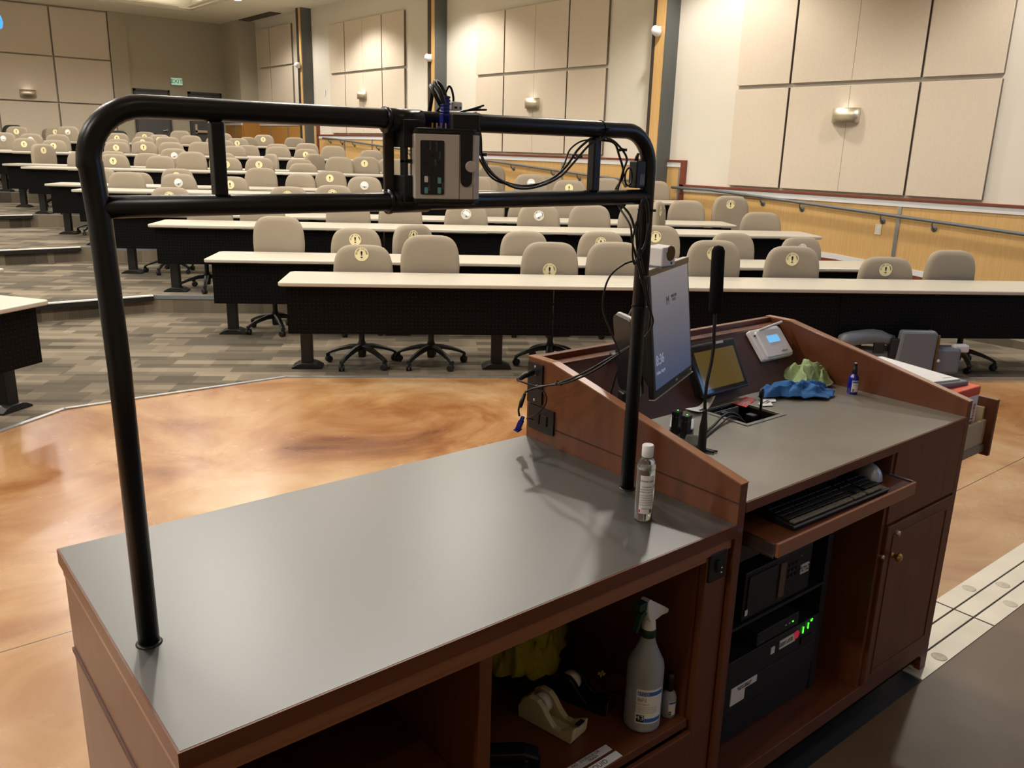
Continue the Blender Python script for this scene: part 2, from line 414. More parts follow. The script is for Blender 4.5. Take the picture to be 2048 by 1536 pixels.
wains(13.54, 18.9, 1.985, (16.2, 17.5), None)
wains(18.9, 19.1, 2.3, (18.93,), None, end=True)
wains(19.34, 22.5, 2.3, (20.6, 21.7), None, m='maple backwall')
t = wains(22.5, 23.7, 2.3, (23.0,), None, X=9.1, m='maple backwall')
struct('trim_30', MB().box(9.1, 9.6, 22.44, 22.5, .9, 2.3), M_['maple backwall'])

# acoustic panels
ord_b = {3: 'nearest bay', 2: 'middle bay', 1: 'far bay', 0: 'corner bay'}
def panel(x0, x1, y0, y1, z0, z1, label, g, seam=None):
    o = obj('acoustic_panel', B(x0, x0+.009, y0, y1, z0, z1), M_['fabric panel'], bevel=.004)
    obj('shade_tinted_core', B(x0+.009, x1, y0+.002, y1-.002, z0+.002, z1-.002), M_['panel shade and seam'], o)  # darker core puts the shade of the side faces into the colour
    if seam: obj('fabric_seam', B(x0-.0015, x0, seam-.0015, seam+.0015, z0+.01, z1-.01), M_['panel shade and seam'], o)
    tag(o, label, 'acoustic panel', g)
for bay, ys, zs in ((3, (2.95, 3.83, 5.52, 6.36), (1.36, 2.61, 2.66, 3.72)), (2, (8.84, 9.75, 11.43, 12.28), (1.71, 3.02, 3.07, 4.11)),
                    (1, (14.77, 15.69, 17.36, 18.13), (2.02, 3.32, 3.37, 4.44)), (0, (20.15, 21.5, 22.3), (2.34, 3.66, 3.71, 4.66))):
    nm = ['right', 'centre', 'left'] if bay else ['right', 'left']
    for i in range(len(ys)-1):
        for j, lv in enumerate(('lower', 'upper')):
            sm = (ys[i]+ys[i+1])/2 if bay and i == 1 else None
            wd = 'wide' if bay and i == 1 else 'narrow'
            panel(9.547, 9.598, ys[i]+.015, ys[i+1]-.015, zs[2*j], zs[2*j+1], '%s beige fabric panel, %s row %s, in the %s of the side wall' % (wd, lv, nm[i], ord_b[bay]), 'fabric panels on the right side wall', sm)
xs = [.72, 2.07, 3.42, 4.77, 6.12]
for i in range(4):
    for j, (z0, z1) in enumerate(((1.5, 2.58), (2.615, 3.68), (3.715, 4.86))):
        o = obj('acoustic_panel', B(xs[i]+.02, xs[i+1]-.02, 23.645, 23.655, z0, z1), M_['fabric panel'], bevel=.004)
        obj('shade_tinted_core', B(xs[i]+.022, xs[i+1]-.022, 23.655, 23.698, z0+.002, z1-.002), M_['panel shade and seam'], o)  # same dark core, painted shade around the panel sides
        tag(o, 'beige fabric panel on the back wall, %s row, %s from the pilaster' % (['lowest', 'middle', 'top'][j], ['fourth', 'third', 'second', 'first'][i]), 'acoustic panel', 'fabric panels on the back wall')

# doors of the back wall
def door(n, x0, x1, bar):
    d = struct('door_%d' % n, MB().box(x0, x1, 23.655, 23.7, .935, 3.0), M_['door grey'], bevel=.004)
    obj('door_frame', MB().box(x0-.05, x0, 23.63, 23.7, .935, 3.06).box(x1, x1+.05, 23.63, 23.7, .935, 3.06).box(x0-.05, x1+.05, 23.63, 23.7, 3.0, 3.06), M_['door frame grey'], d)
    if bar: obj('push_bar', MB().box(x0+.06, x1-.12, 23.58, 23.62, 1.97, 2.04).box(x0+.06, x0+.12, 23.58, 23.66, 1.95, 2.2), M_['nickel'], d, bevel=.005)
    else: obj('door_handle', MB().tube([(x1-.09, 23.66, 2.0), (x1-.09, 23.6, 2.0), (x1-.22, 23.59, 2.0)], .013).lathe([(0, .02), (.035, .02), (.035, 0)], 16, Matrix.Translation((x1-.09, 23.655, 2.0)) @ Matrix.Rotation(R(90), 4, 'X')), M_['nickel'], d, smooth=True)
door(1, 6.66, 7.5, False); door(2, 8.1, 8.93, True)
t = thing('exit_sign', 'green EXIT sign above the gap between the back doors', 'exit sign', (7.76, 23.68, 3.3))
obj('housing', B(-.16, .16, -.05, .02, -.1, .1), M_['light plastic'], t, bevel=.008)
obj('sign_face', B(-.145, .145, -.056, -.05, -.085, .085), M_['exit sign green'], t)
text('EXIT', .15, M_['dark green'], 'lettering', t, (0, -.058, 0), (R(90), 0, 0))

# sconces
def sconce(loc, rz, label):
    t = thing('wall_sconce', label, 'wall lamp', loc, rz, 'brushed metal wall sconces')
    h, w_, d = .168, .178, .10
    mb = MB(); n = 24
    def f(u, v): a = math.pi*u; return ((-w_*math.cos(a)), -.012-d*math.sin(a), (v-.5)*2*h/2)
    mb.grid(f, n, 1); obj('shade', mb, M_['nickel'], t, smooth=True, solid=.004)
    obj('bottom_plate', MB().prism([(-w_*.98, -.012)]+[(-w_*.98*math.cos(math.pi*i/16), -.012-d*.97*math.sin(math.pi*i/16)) for i in range(1, 16)]+[(w_*.98, -.012)], -h/2+.004, -h/2+.01), M_['dark bronze'], t)
    obj('back_plate', B(-w_*.9, w_*.9, -.012, 0, -h/2, h/2), M_['nickel'], t)
    ld = bpy.data.lights.new('sconce_glow', 'AREA'); ld.size = .16; ld.energy = .25; ld.color = LCOL
    l = bpy.data.objects.new('sconce_glow', ld); col.objects.link(l); l.parent = t; l.location = (0, -.055, h/2-.02); l.rotation_euler = (math.pi, 0, 0)
sconce((9.55, 4.68, 2.26), R(-90), 'brushed metal half-round sconce on the nearest bay of the side wall')
sconce((9.55, 10.59, 2.53), R(-90), 'brushed metal half-round sconce on the middle bay of the side wall')
sconce((9.55, 16.54, 2.84), R(-90), 'brushed metal half-round sconce on the far bay of the side wall')
sconce((4.1, 23.64, 2.78), 0, 'brushed metal half-round sconce on the back wall panels')

# wall speakers on the columns
def wspk(y, z, label):
    t = thing('wall_speaker', label, 'speaker', (9.32, y, z), R(-90), 'white speakers on the wall columns'); t.scale = (.72, .72, .72)
    obj('housing', MB().lathe([(0, -.12), (.05, -.115), (.085, -.06), (.088, .02), (.07, .08), (0, .1)], 18, Matrix.Translation((0, -.11, 0)) @ Matrix.Rotation(R(62), 4, 'X')), M_['white plastic'], t, smooth=True)
    obj('bracket', B(-.03, .03, -.06, .005, .03, .09), M_['light plastic'], t, bevel=.01)
wspk(7.58, 3.42, 'white dome speaker on the nearest wall column')
wspk(13.42, 3.42, 'white dome speaker on the middle wall column')
wspk(19.2, 3.6, 'white dome speaker on the farthest wall column')
tag(obj('wall_sensor', B(9.575, 9.6, 18.44, 18.5, 2.9, 3.02), M_['white plastic'], bevel=.006), 'small white sensor on the far bay of the side wall', 'sensor')
t = thing('wall_outlet', 'ivory outlet plate in the maple wainscot near the handrail', 'outlet', (9.566, 4.09, .945), R(-90))
obj('cover_plate', B(-.04, .04, -.006, 0, -.062, .062), M_['outlet ivory'], t, bevel=.003)
obj('socket', B(-.017, .017, -.009, -.006, .008, .038), M_['white plastic'], t); obj('socket', B(-.017, .017, -.009, -.006, -.038, -.008), M_['white plastic'], t)

# handrails
def rail(pts, br, label):
    t = thing('handrail', label, 'handrail', pts[0], 0, 'grey handrails along the side wall'); o0 = Vector(pts[0])
    obj('rail_tube', MB().tube([Vector(p)-o0 for p in pts], .02, 12), M_['rail paint'], t, smooth=True)
    for y in br:
        z = next(a[2]+(b[2]-a[2])*(y-a[1])/(b[1]-a[1]) for a, b in zip(pts, pts[1:]) if min(a[1], b[1]) <= y <= max(a[1], b[1]))
        obj('bracket', MB().tube([(9.56, y, z-.085), (9.53, y, z-.08), (9.505, y, z-.05), (9.5, y, z-.01)], .009, 8, smooth=3).lathe([(0, 0), (.034, 0), (.034, .012), (0, .014)], 16, Matrix.Translation((9.572, y, z-.085)) @ Matrix.Rotation(R(-90), 4, 'Y')), M_['rail paint'], t, loc=-o0, smooth=True)
rail([(9.5, 7.3, 1.28), (9.5, 6.6, 1.28), (9.5, 4.0, 1.13), (9.5, 2.3, 1.03), (9.5, .4, .92)], (7.15, 5.75, 5.15, 4.05, 3.43, 2.1, 1.2), 'grey sloping handrail on the nearest wall bay')
rail([(9.5, 12.7, 1.58), (9.5, 12.1, 1.56), (9.5, 9.0, 1.38), (9.5, 7.95, 1.33)], (12.2, 11.1, 10.0, 9.35, 8.3), 'grey sloping handrail on the middle wall bay')
rail([(9.5, 18.5, 1.9), (9.5, 17.8, 1.88), (9.5, 15.5, 1.74), (9.5, 13.9, 1.64)], (18.2, 17.6, 17.0, 15.9, 14.6), 'grey sloping handrail on the far wall bay')

# ceiling lamps
def downlight(x, y, z, p, label, size=R(150), grp='recessed ceiling downlights', aim=None):
    t = thing('recessed_downlight', label, 'ceiling lamp', (x, y, z), 0, grp)
    obj('trim_ring', MB().lathe([(.075, 0), (.1, 0), (.105, -.006), (.1, -.01), (.075, -.004)], 24), M_['white plastic'], t, smooth=True)
    obj('lens', MB().lathe([(0, -.002), (.076, -.002)], 24), M_['lamp lens'], t)
    ld = bpy.data.lights.new('downlight_lamp', 'SPOT'); ld.energy = p; ld.spot_size = size; ld.spot_blend = .45; ld.shadow_soft_size = .14; ld.color = LCOL
    l = bpy.data.objects.new('downlight_lamp', ld); col.objects.link(l); l.parent = t; l.location = (0, 0, -.03)
    if aim: l.rotation_euler = aim
rows_y = (3.2, 6.2, 9.4, 12.6, 15.8, 19.0)
for i, y in enumerate(rows_y):
    for j, x in enumerate((-3.4, -.6, 2.2, 5.0)):
        downlight(x, y, 5.28 if y > TY0 else 4.9, LAMP_W*(1.0), 'recessed ceiling lamp, %s row from the stage, %s column from the left wall' % (['first', 'second', 'third', 'fourth', 'fifth', 'sixth'][i], ['first', 'second', 'third', 'fourth'][j]))
for y in (6.45, 12.3, 16.0, 1.8):
    downlight(8.3, y, 4.9, WASH_W, 'recessed lamp close to the side wall, %s' % {6.45: 'above the nearest bay', 12.3: 'above the middle bay', 16.0: 'above the far bay', 1.8: 'nearest the stage'}[y], size=R(128), grp='lamps washing the side wall')
downlight(7.86, 19.25, 4.9, LAMP_W, 'lit recessed lamp at the edge of the ceiling tray', grp='lamps washing the side wall')
# unseen lamps added around the ceiling tray, shining up to brighten the ceiling
for (x, y, sx, sy) in ((TX1-.22, 14.7, .12, 13.6), (TX0+.22, 14.7, .12, 13.6), (1.5, TY1-.22, 11.6, .12), (1.5, TY0+.22, 11.6, .12)):
    ld = bpy.data.lights.new('added_uplight', 'AREA'); ld.shape = 'RECTANGLE'; ld.size = sx; ld.size_y = sy; ld.energy = UPLIGHT_W; ld.color = LCOL
    l = bpy.data.objects.new('added_uplight', ld); col.objects.link(l); l.location = (x, y, 4.99); l.rotation_euler = (math.pi, 0, 0)
    trim(MB().box(x-sx/2, x+sx/2, y-sy/2, y+sy/2, 4.93, 4.97), M_['ceiling paint'])
# projector hanging at the upper left
t = thing('ceiling_projector', 'dark ceiling projector with a glowing blue lens', 'projector', (2.42, 15.9, 3.57))
obj('body', B(-.75, -.12, -.28, .3, -.13, .13), M_['black plastic'], t, bevel=.02)
obj('lens', MB().lathe([(0, .12), (.09, .11), (.15, .07), (.17, 0), (.17, -.14)], 24, Matrix.Translation((-.1, -.2, 0)) @ Matrix.Rotation(R(70), 4, 'Y')), M_['blue lens'], t, smooth=True)
obj('mount_pole', MB().tube([(-.45, 0, .1), (-.45, 0, 1.72)], .03), M_['black metal'], t, smooth=True)
# projection screen on the front wall behind the camera (its blue image mirrors in the touch panel)
mat('projected image', (130, 160, 205), .8, emit=(125, 160, 210), es=3.4)
ps_ = thing('projection_screen', 'wide projection screen with a plain blue image on the front wall', 'screen', (7.0, -3.98, 1.92))
obj('screen_fabric', B(-1.95, 1.95, 0, .02, 0, 2.3), M_['projected image'], ps_)
obj('screen_frame', MB().box(-2.0, -1.95, 0, .04, -.05, 2.35).box(1.95, 2.0, 0, .04, -.05, 2.35).box(-1.95, 1.95, 0, .04, -.05, 0).box(-1.95, 1.95, 0, .04, 2.3, 2.35), M_['black plastic'], ps_)
for x, y, n in ((-3.6, -.4, 'left of'), (.6, -2.6, 'behind')):  # two unseen lamps added as fill; the left one lights the cabinet side
    downlight(x, y, 4.9, STAGE_FILL_W*(5 if x < 0 else .35), 'added recessed fill lamp over the stage floor, %s the cabinets' % n, size=R(140), grp='added fill lamps over the stage')
# ------------------------------------------------------------ seminar desks
ORD = ['front', 'second', 'third', 'fourth', 'fifth', 'sixth', 'seventh', 'eighth', 'ninth', 'tenth', 'eleventh', 'twelfth']
def leg_mesh(h):
    return MB().box(-.045, .045, .25, .33, .03, h)
def desk_row(L, legs, seams, origin, rz, label, detail=True):
    t = thing('seminar_desk', label, 'desk', origin, rz, 'long laminate desks in rows')
    c = .035
    pts = [(c, 0), (L-c, 0), (L-.01, .01), (L, c), (L, .61-c), (L-c, .61), (c, .61), (0, .61-c), (0, c), (.01, .01)]
    obj('tabletop', MB().prism(pts, .703, .735), M_['laminate top'], t, bevel=.009 if detail else .006, seg=3 if detail else 1)
    xs_ = [.05]+list(seams)+[L-.05]
    for a, b in zip(xs_, xs_[1:]):
        p = obj('modesty_panel', MB().box(a+.004, b-.004, .075, .09, .322, .69), M_['perforated steel'], t)
    for x in legs:
        l = obj('leg', leg_mesh(.70), M_['black metal'], t, loc=(x, 0, 0), bevel=.006 if detail else 0)
        arch = [(-.12, 0), (.12, 0), (.118, .012), (.075, .036), (.045, .046), (-.045, .046), (-.075, .036), (-.118, .012)]
        f = obj('foot', MB().prism(arch, .215, .375, 'y'), M_['black plastic'], l, bevel=.004 if detail else 0)
    return t
rowend = {}
for k in range(12):
    a0 = -.03-.875*k; tier = k//2
    a1 = {0: 6.8, 1: 5.62, 2: 5.42, 3: 4.9}.get(k, 7.25-.669*(1.27*k+.6))
    if k in (4, 5): a1 = {4: 4.75, 5: 3.95}[k]
    L = a1-a0; n = max(2, round(L/1.5)); st = (L-.32)/n
    legs = [.16+st*i for i in range(n+1)]
    if k == 0: legs = [.16, 1.70, 3.24, 4.78, 6.66]
    seams = [2.13, 4.5] if k == 0 else [L*j/3 for j in (1, 2)]
    rowend[k] = (a0, a1)
    desk_row(L, legs, seams, tuple(W(a0, 1.27*k, RISE*tier+.006*(tier == 0))), TH, 'long cream laminate desk with black perforated front, %s row of the main block' % ORD[k], k < 5)
def deskL(o, label):
    L = 5.0
    t = desk_row(L, [.3, 1.8, 3.3, 4.84], [1.6, 3.3], (o[0]-L*math.cos(R(33.8)), o[1]-L*math.sin(R(33.8)), .006), R(33.8), label)
deskL((.775, 4.965), 'cream laminate desk cut off by the left frame edge, nearer one across the aisle')
deskL((.775, 6.62), 'cream laminate desk of which only a corner shows at the left frame edge')

# ------------------------------------------------------------ chairs
def back_mesh():
    mb = MB(); n = 40
    def outline(s):
        pts = []
        for i in range(n):
            a = 2*math.pi*i/n; cx, sz = math.cos(a), math.sin(a)
            x = math.copysign(abs(cx)**(2/4.2), cx); z = math.copysign(abs(sz)**(2/(3.0 if sz > 0 else 5)), sz)
            hw = .25*(1-.05*max(0, -z)-.03*max(0, z)); hh = .265
            pts.append((x*hw, z*hh))
        return [(x*s-(0), z*s) for x, z in pts]
    lay = [(.0, -.040), (.5, -.040), (.82, -.038), (.93, -.032), (.985, -.014), (1.0, .0), (.985, .02), (.92, .036), (.6, .042), (0, .044)]
    rings = []
    for s, y in lay:
        if s == 0: rings.append([mb.bm.verts.new((0, y-.0, .715))]*n); continue
        rings.append([mb.bm.verts.new((x, y-.45*x*x+.06*(z)*(abs(z)), .715+z)) for x, z in outline(s)])
    for A, Bq in zip(rings, rings[1:]):
        for i in range(n):
            q = [A[i], A[(i+1) % n], Bq[(i+1) % n], Bq[i]]; u = []
            for v in q:
                if v not in u: u.append(v)
            mb.bm.faces.new(u)
    return mb
def seat_mb():
    mb = MB(); n = 32; rings = []
    for s, z in ((0, .40), (.9, .40), (1, .425), (1, .445), (.93, .465), (.5, .472), (0, .472)):
        if s == 0: rings.append([mb.bm.verts.new((0, 0, z))]*n); continue
        r = []
        for i in range(n):
            a = 2*math.pi*i/n; cx, sz = math.cos(a), math.sin(a)
            r.append(mb.bm.verts.new((.245*s*math.copysign(abs(cx)**.5, cx), .235*s*math.copysign(abs(sz)**.5, sz), z)))
        rings.append(r)
    for A, Bq in zip(rings, rings[1:]):
        for i in range(n):
            q = [A[i], A[(i+1) % n], Bq[(i+1) % n], Bq[i]]; u = []
            for v in q:
                if v not in u: u.append(v)
            mb.bm.faces.new(u)
    return mb
def arm_mb(mb, a):
    M = Matrix.Rotation(a, 4, 'Z')
    P = [(.03, .15), (.10, .145), (.18, .125), (.25, .10), (.30, .075)]; rg = []
    for (x, z), (wd, th) in zip(P, ((.026, .02), (.024, .018), (.021, .015), (.019, .013), (.018, .012))):
        rg.append([mb.bm.verts.new(M @ Vector((x, sy*wd, z+sz*th))) for sy, sz in ((-1, -1), (1, -1), (1, .4), (.5, 1), (-.5, 1), (-1, .4))])
    for A, Bq in zip(rg, rg[1:]):
        for i in range(6): mb.bm.faces.new([A[i], A[(i+1) % 6], Bq[(i+1) % 6], Bq[i]])
    mb.bm.faces.new(rg[0]); mb.bm.faces.new(rg[-1])
    return mb
def caster_mb(mb, a):
    M = Matrix.Rotation(a, 4, 'Z') @ Matrix.Translation((.295, 0, 0)) @ Matrix.Rotation(.7, 4, 'Z')
    for sy in (-.011, .011):
        mb.lathe([(0, -.009), (.024, -.009), (.028, -.005), (.028, .005), (.024, .009), (0, .009)], 14, M @ Matrix.Translation((-.012, sy*1.25, .028)) @ Matrix.Rotation(R(90), 4, 'X'))
    mb.box(-.02, .012, -.006, .006, .03, .07, M); return mb
def bracket_mb():
    return MB().tube([(0, .0, .385), (0, .2, .38), (0, .30, .42), (0, .315, .52), (0, .31, .62)], [.022, .02, .02, .018, .016], 8, smooth=3).box(-.09, .09, -.1, .12, .37, .40)
def column_mb():
    return MB().lathe([(0, .075), (.022, .075), (.024, .2), (.014, .2), (.014, .37), (0, .37)], 14)
def make_chair(full, um):
    t = thing('task_chair', 'x', 'chair')
    obj('seat', seat_mb(), um, t, smooth=True)
    bk = obj('backrest', back_mesh(), um, t, smooth=True, loc=(0, .285, 0))
    if full:
        c = obj('gas_column', MB().lathe([(0, .06), (.03, .06), (.034, .09), (.04, .16), (.03, .185), (.024, .2), (.024, .29), (.014, .29), (.014, .375), (0, .375)], 16), M_['black plastic'], t, smooth=True)
        sharp(c)
        br = obj('back_bracket', bracket_mb(), M_['black plastic'], t, smooth=True); sharp(br)
        for i in range(5):
            a = R(90+72*i+18)
            l = obj('base_leg', arm_mb(MB(), a), M_['black plastic'], t, smooth=True); sharp(l)
            k = obj('caster', caster_mb(MB(), a), M_['rack black'], l, smooth=True); sharp(k)
    else:
        mb = column_mb()
        for i in range(5): arm_mb(mb, R(108+72*i)); caster_mb(mb, R(108+72*i))
        b = obj('star_base', mb, M_['black plastic'], t, smooth=True); sharp(b)
    return t
near = make_chair(True, M_['taupe upholstery']); far = make_chair(False, M_['taupe upholstery']); blk = make_chair(False, M_['black upholstery'])
near.name = 'task_chair_model'; 
# round stickers: disc + lettering
def sticker_parts(white=False, detail=2):
    disc = MB().lathe([(0, -.0008), (.057, -.0008), (.058, 0)], 28, Matrix.Rotation(R(90), 4, 'X')).mesh('sticker', M_['sticker white'] if white else M_['sticker yellow'])
    ms = []
    m2 = text('!', .082, M_['navy ink'], 'mark', M=Matrix.Translation((0, -.0018, -.006)) @ Matrix.Rotation(R(90), 4, 'X'), sx=1.8)
    ms.append(m2.data); bpy.data.objects.remove(m2)
    if detail == 2:
        s = 'DO NOT SIT HERE'
        for i, ch in enumerate(s):
            if ch == ' ': continue
            a = R(90+88-176*i/(len(s)-1))
            q = text(ch, .0175, M_['brown ink'], 'c', M=Matrix.Rotation(R(90), 4, 'X') @ Matrix.Rotation(a-R(90), 4, 'Z') @ Matrix.Translation((0, .043, .0014)))
            ms.append(q.data); bpy.data.objects.remove(q)
    return disc, join(ms, M_['navy ink'], 'lettering')
ST = {('s', 2): sticker_parts(), ('s', 1): sticker_parts(detail=1), ('p', 2): sticker_parts(True), ('p', 1): sticker_parts(True, 1)}
curlm = MB().grid(lambda u, v: Vector(((u-.5)*.07, -.004-.02*v*v*1.5, .03-.035*v)), 3, 5).mesh('curl', M_['sticker white'])
# row, position along the row, height of the back, sticker, turn
CH = [
 (0,.56,.95,'s',0),(0,1.13,1.04,'',2),(0,2.13,1.0,'s2',-2),(0,2.70,1.01,'',0),(0,3.59,1.04,'s',3),(0,4.28,1.0,'s',-2),(0,5.14,.92,'s',-4),(0,5.78,.99,'',4),
 (1,-.37,1.07,'',-3),(1,.41,.97,'s',4),(1,1.12,1.0,'s',38),(1,2.09,.97,'',8),(1,2.86,.98,'s',6),(1,3.36,1.05,'s',-6),(1,4.22,.99,'',6),(1,4.98,.96,'p',12),
 (2,-1.32,.98,'',0),(2,-.75,.99,'s',0),(2,.19,.99,'',0),(2,.77,.98,'',0),(2,1.51,.97,'p',0),(2,2.33,.97,'p',-2),(2,2.93,.98,'',0),(2,3.52,.99,'',3),(2,4.03,1.03,'s',62),(2,4.95,.94,'',-3),
 (3,-2.09,1.01,'s',3),(3,-.67,1.05,'s',0),(3,-.13,1.08,'s',-3),(3,1.80,1.06,'',0),(3,2.33,.92,'',0),(3,2.85,.92,'',0),(3,3.88,1.0,'',6),(3,4.42,.99,'',-4),(3,5.03,1.06,'s',0),
 (4,-3.03,.95,'',4),(4,-2.36,.94,'p',0),(4,-1.66,.92,'s',0),(4,.16,.96,'p',-2),(4,1.72,1.0,'',0),(4,2.52,1.05,'p',0),(4,3.06,.98,'s',-4),(4,3.6,1.02,'',0),(4,4.31,1.0,'',0),
 (5,-3.87,.95,'',0),(5,-3.30,.90,'',10),(5,-2.74,.97,'s',0),(5,-1.49,1.01,'',2),(5,-.98,.94,'',-14),(5,-.45,.99,'s',0),(5,1.9,.96,'',0),(5,2.95,1.0,'',0),
 (6,-4.65,.98,'',-8),(6,-4.10,.95,'s',0),(6,-3.38,.94,'',-4),(6,-2.86,1.02,'',0),(6,-2.29,.94,'s',0),(6,-1.76,.95,'s',0),(6,-1.05,.88,'',0),(6,-.50,1.0,'',-10),(6,-.02,1.01,'s',0),(6,.50,.99,'',0),(6,2.11,.92,'',0),
 (7,-5.54,1.07,'s',62),(7,-4.57,.98,'',0),(7,-3.97,.96,'',0),(7,-3.45,1.05,'p',10),(7,-2.66,1.0,'',0),(7,-2.07,1.0,'',-48),(7,-1.3,.93,'',0),(7,-.83,1.02,'',50),(7,.35,.97,'',4),
 (8,-6.61,.97,'s',0),(8,-6.08,.95,'s',0),(8,-4.93,.95,'s',0),(8,-4.42,.97,'s',0),(8,-3.92,.97,'',0),(8,-3.36,.99,'',0),(8,-2.74,.93,'',0),(8,-1.90,.94,'',0),(8,-1.36,.91,'s',0),(8,-.84,.98,'',0),(8,-.1,.92,'',0),
 (9,-7.58,1.07,'p',0),(9,-7.05,1.06,'p',0),(9,-6.53,1.06,'',0),(9,-5.35,1.0,'',0),(9,-4.84,1.06,'s',0),(9,-4.31,1.07,'',8),(9,-3.24,1.03,'s',0),(9,-2.75,.95,'',0),(9,-2.14,.99,'',0),(9,-1.53,1.02,'',0),(9,-.99,.98,'',0),
 (10,-7.88,1.02,'s',0),(10,-6.82,1.05,'p',0),(10,-5.79,.94,'s',0),(10,-4.90,.93,'s',0),(10,-4.25,.93,'',-4),(10,-3.68,.92,'',0),(10,-3.22,.90,'s',0),(10,-2.80,.93,'',50),
 (11,-8.55,1.06,'b',0),(11,-8.10,1.0,'',-45),(11,-7.60,1.04,'s',0),(11,-6.24,1.0,'b',0),(11,-5.61,.99,'s',0),(11,-4.81,1.04,'',0),(11,-3.86,1.01,'',0),(11,-2.91,1.0,'s',-3),(11,-2.18,.96,'',0)]
cnt = {}
for r_, a, h, s, turn in CH: cnt.setdefault(r_, []).append(a)
ORD2 = ['first', 'second', 'third', 'fourth', 'fifth', 'sixth', 'seventh', 'eighth', 'ninth', 'tenth', 'eleventh', 'twelfth']
for r_, a, h, s, turn in CH:
    full = r_ < 4
    c = copy_tree(blk if s == 'b' else near if full else far); c.name = 'task_chair'
    zb = RISE*(r_//2)+.006*(r_ < 2)
    if (r_, a) == (3, 5.03): zb += .12; h -= .12
    c.location = W(a, 1.27*r_+(.40 if abs(turn) < 20 else .62 if abs(turn) < 40 else .68), zb); c.rotation_euler = (0, 0, TH+R(turn))
    if full:
        sp = R(rnd.uniform(-30, 30))
        for ch in c.children:
            if ch.name.startswith('base_leg'): ch.rotation_euler = (0, 0, sp)
    back = [ch for ch in c.children if ch.name.startswith('backrest')][0]
    back.location = (0, .315, h-.98)
    desc = {'s': 'with yellow sticker', 's2': 'with low yellow sticker', 'p': 'with torn pale sticker', '': 'without sticker', 'b': 'with dark base'}[s]
    tw = ' turned sideways' if abs(turn) > 20 else ''
    i = sorted(cnt[r_]).index(a)
    nm = 'black' if s == 'b' else 'taupe'
    c['label'] = '%s chair %s%s, %s from left behind the %s desk row' % (nm, desc, tw, ORD2[i], ORD[r_])
    c['category'] = 'chair'; c['group'] = 'task chairs behind the long desks'
    if s in ('s', 's2', 'p'):
        dz = {'s': .11, 's2': .235, 'p': .12}[s]
        if (r_, a) == (0, .56): dz = .075
        top = .98; dm, lm = ST[(s[0], 2 if r_ < 4 else 1)]
        z = top-dz; y = -.0445+.06*(z-.715)*abs(z-.715)
        x = -.01 if s == 's' else 0
        o = link('sticker', dm, back, (x, y, z)); link('lettering', lm, o)
        if s == 'p': link('peeled_corner', curlm, o, rot=(0, R(rnd.uniform(-40, 40)), 0))
for t in (near, far, blk):
    def rm(o):
        for ch in list(o.children): rm(ch)
        bpy.data.objects.remove(o)
    rm(t)
for i, o in enumerate([o for o in bpy.data.objects if o.name.startswith('task_chair_model')]): o.name = 'task_chair'
# ------------------------------------------------------------ low cabinet
CW, CD_, CH_ = 1.322, .80, .90
cab = thing('low_cabinet', 'low cherry cabinet with black laminate top carrying the black pipe frame', 'cabinet', (0, 0, 0))
wd, wf, di = M_['cherry wood'], M_['cherry wood flat'], M_['dark interior']
obj('worktop', B(.004, CW, .004, CD_, CH_-.004, CH_), M_['black laminate'], cab)
obj('top_edge', MB().box(0, CW, 0, .03, CH_-.034, CH_-.0005).box(0, CW, CD_-.03, CD_, CH_-.034, CH_-.0005).box(0, .03, .03, CD_-.03, CH_-.034, CH_-.0005).box(CW-.03, CW, .03, CD_-.03, CH_-.034, CH_-.0005).box(.03, CW-.03, .03, CD_-.03, CH_-.034, CH_-.005), wf, cab)
obj('top_molding', MB().box(.006, CW-.004, .008, CD_-.006, CH_-.062, CH_-.034), M_['cherry edge'], cab)
obj('side_panel', MB().box(.012, .034, .014, CD_-.01, .08, CH_-.062).box(.008, .012, .012, CD_-.008, .08, .648).box(.008, .012, .012, CD_-.008, .66, CH_-.064), wd, cab)
obj('side_molding', MB().box(.004, .012, .008, CD_-.006, .650, .659), M_['molding brown'], cab)
obj('side_panel', B(CW-.03, CW-.006, .014, CD_-.01, .08, CH_-.062), wd, cab)
obj('back_panel', B(.034, CW-.03, CD_-.03, CD_-.01, .08, CH_-.062), wd, cab)
obj('divider', B(.562, .592, .016, CD_-.03, .12, CH_-.062), wd, cab, bevel=.002)
st = obj('stile', B(1.236, CW-.006, .012, .034, .08, CH_-.062), wd, cab, bevel=.002)
obj('inner_wall', B(1.226, 1.236, .034, CD_-.03, .12, CH_-.062), wd, cab)
obj('front_rail', B(.034, 1.236, .014, .034, CH_-.078, CH_-.062), M_['cherry edge'], cab)
obj('shelf', B(.592, 1.226, .02, CD_-.03, .36, .385), wf, cab, bevel=.002)
obj('shelf', B(.034, .562, .05, CD_-.03, .50, .52), wf, cab, bevel=.002)
obj('bottom_board', B(.034, 1.236, .016, CD_-.03, .09, .12), wf, cab)
obj('cabinet_door', MB().box(.60, 1.23, .006, .02, .095, .352), wf, cab, bevel=.003)
obj('plinth', B(.03, CW-.03, .05, CD_-.03, 0, .085), M_['dark interior'], cab)
pl = obj('outlet_plate', B(1.24, 1.303, .006, .012, .765, .842), M_['black plastic'], cab, bevel=.003)
obj('rocker_switch', MB().box(1.262, 1.276, -.001, .006, .79, .82), M_['rack black'], pl, bevel=.002)
obj('switch_light', MB().box(1.2745, 1.278, -.0025, -.001, .80, .803).box(1.2745, 1.278, -.0025, -.001, .788, .791), M_['cap white'], pl)

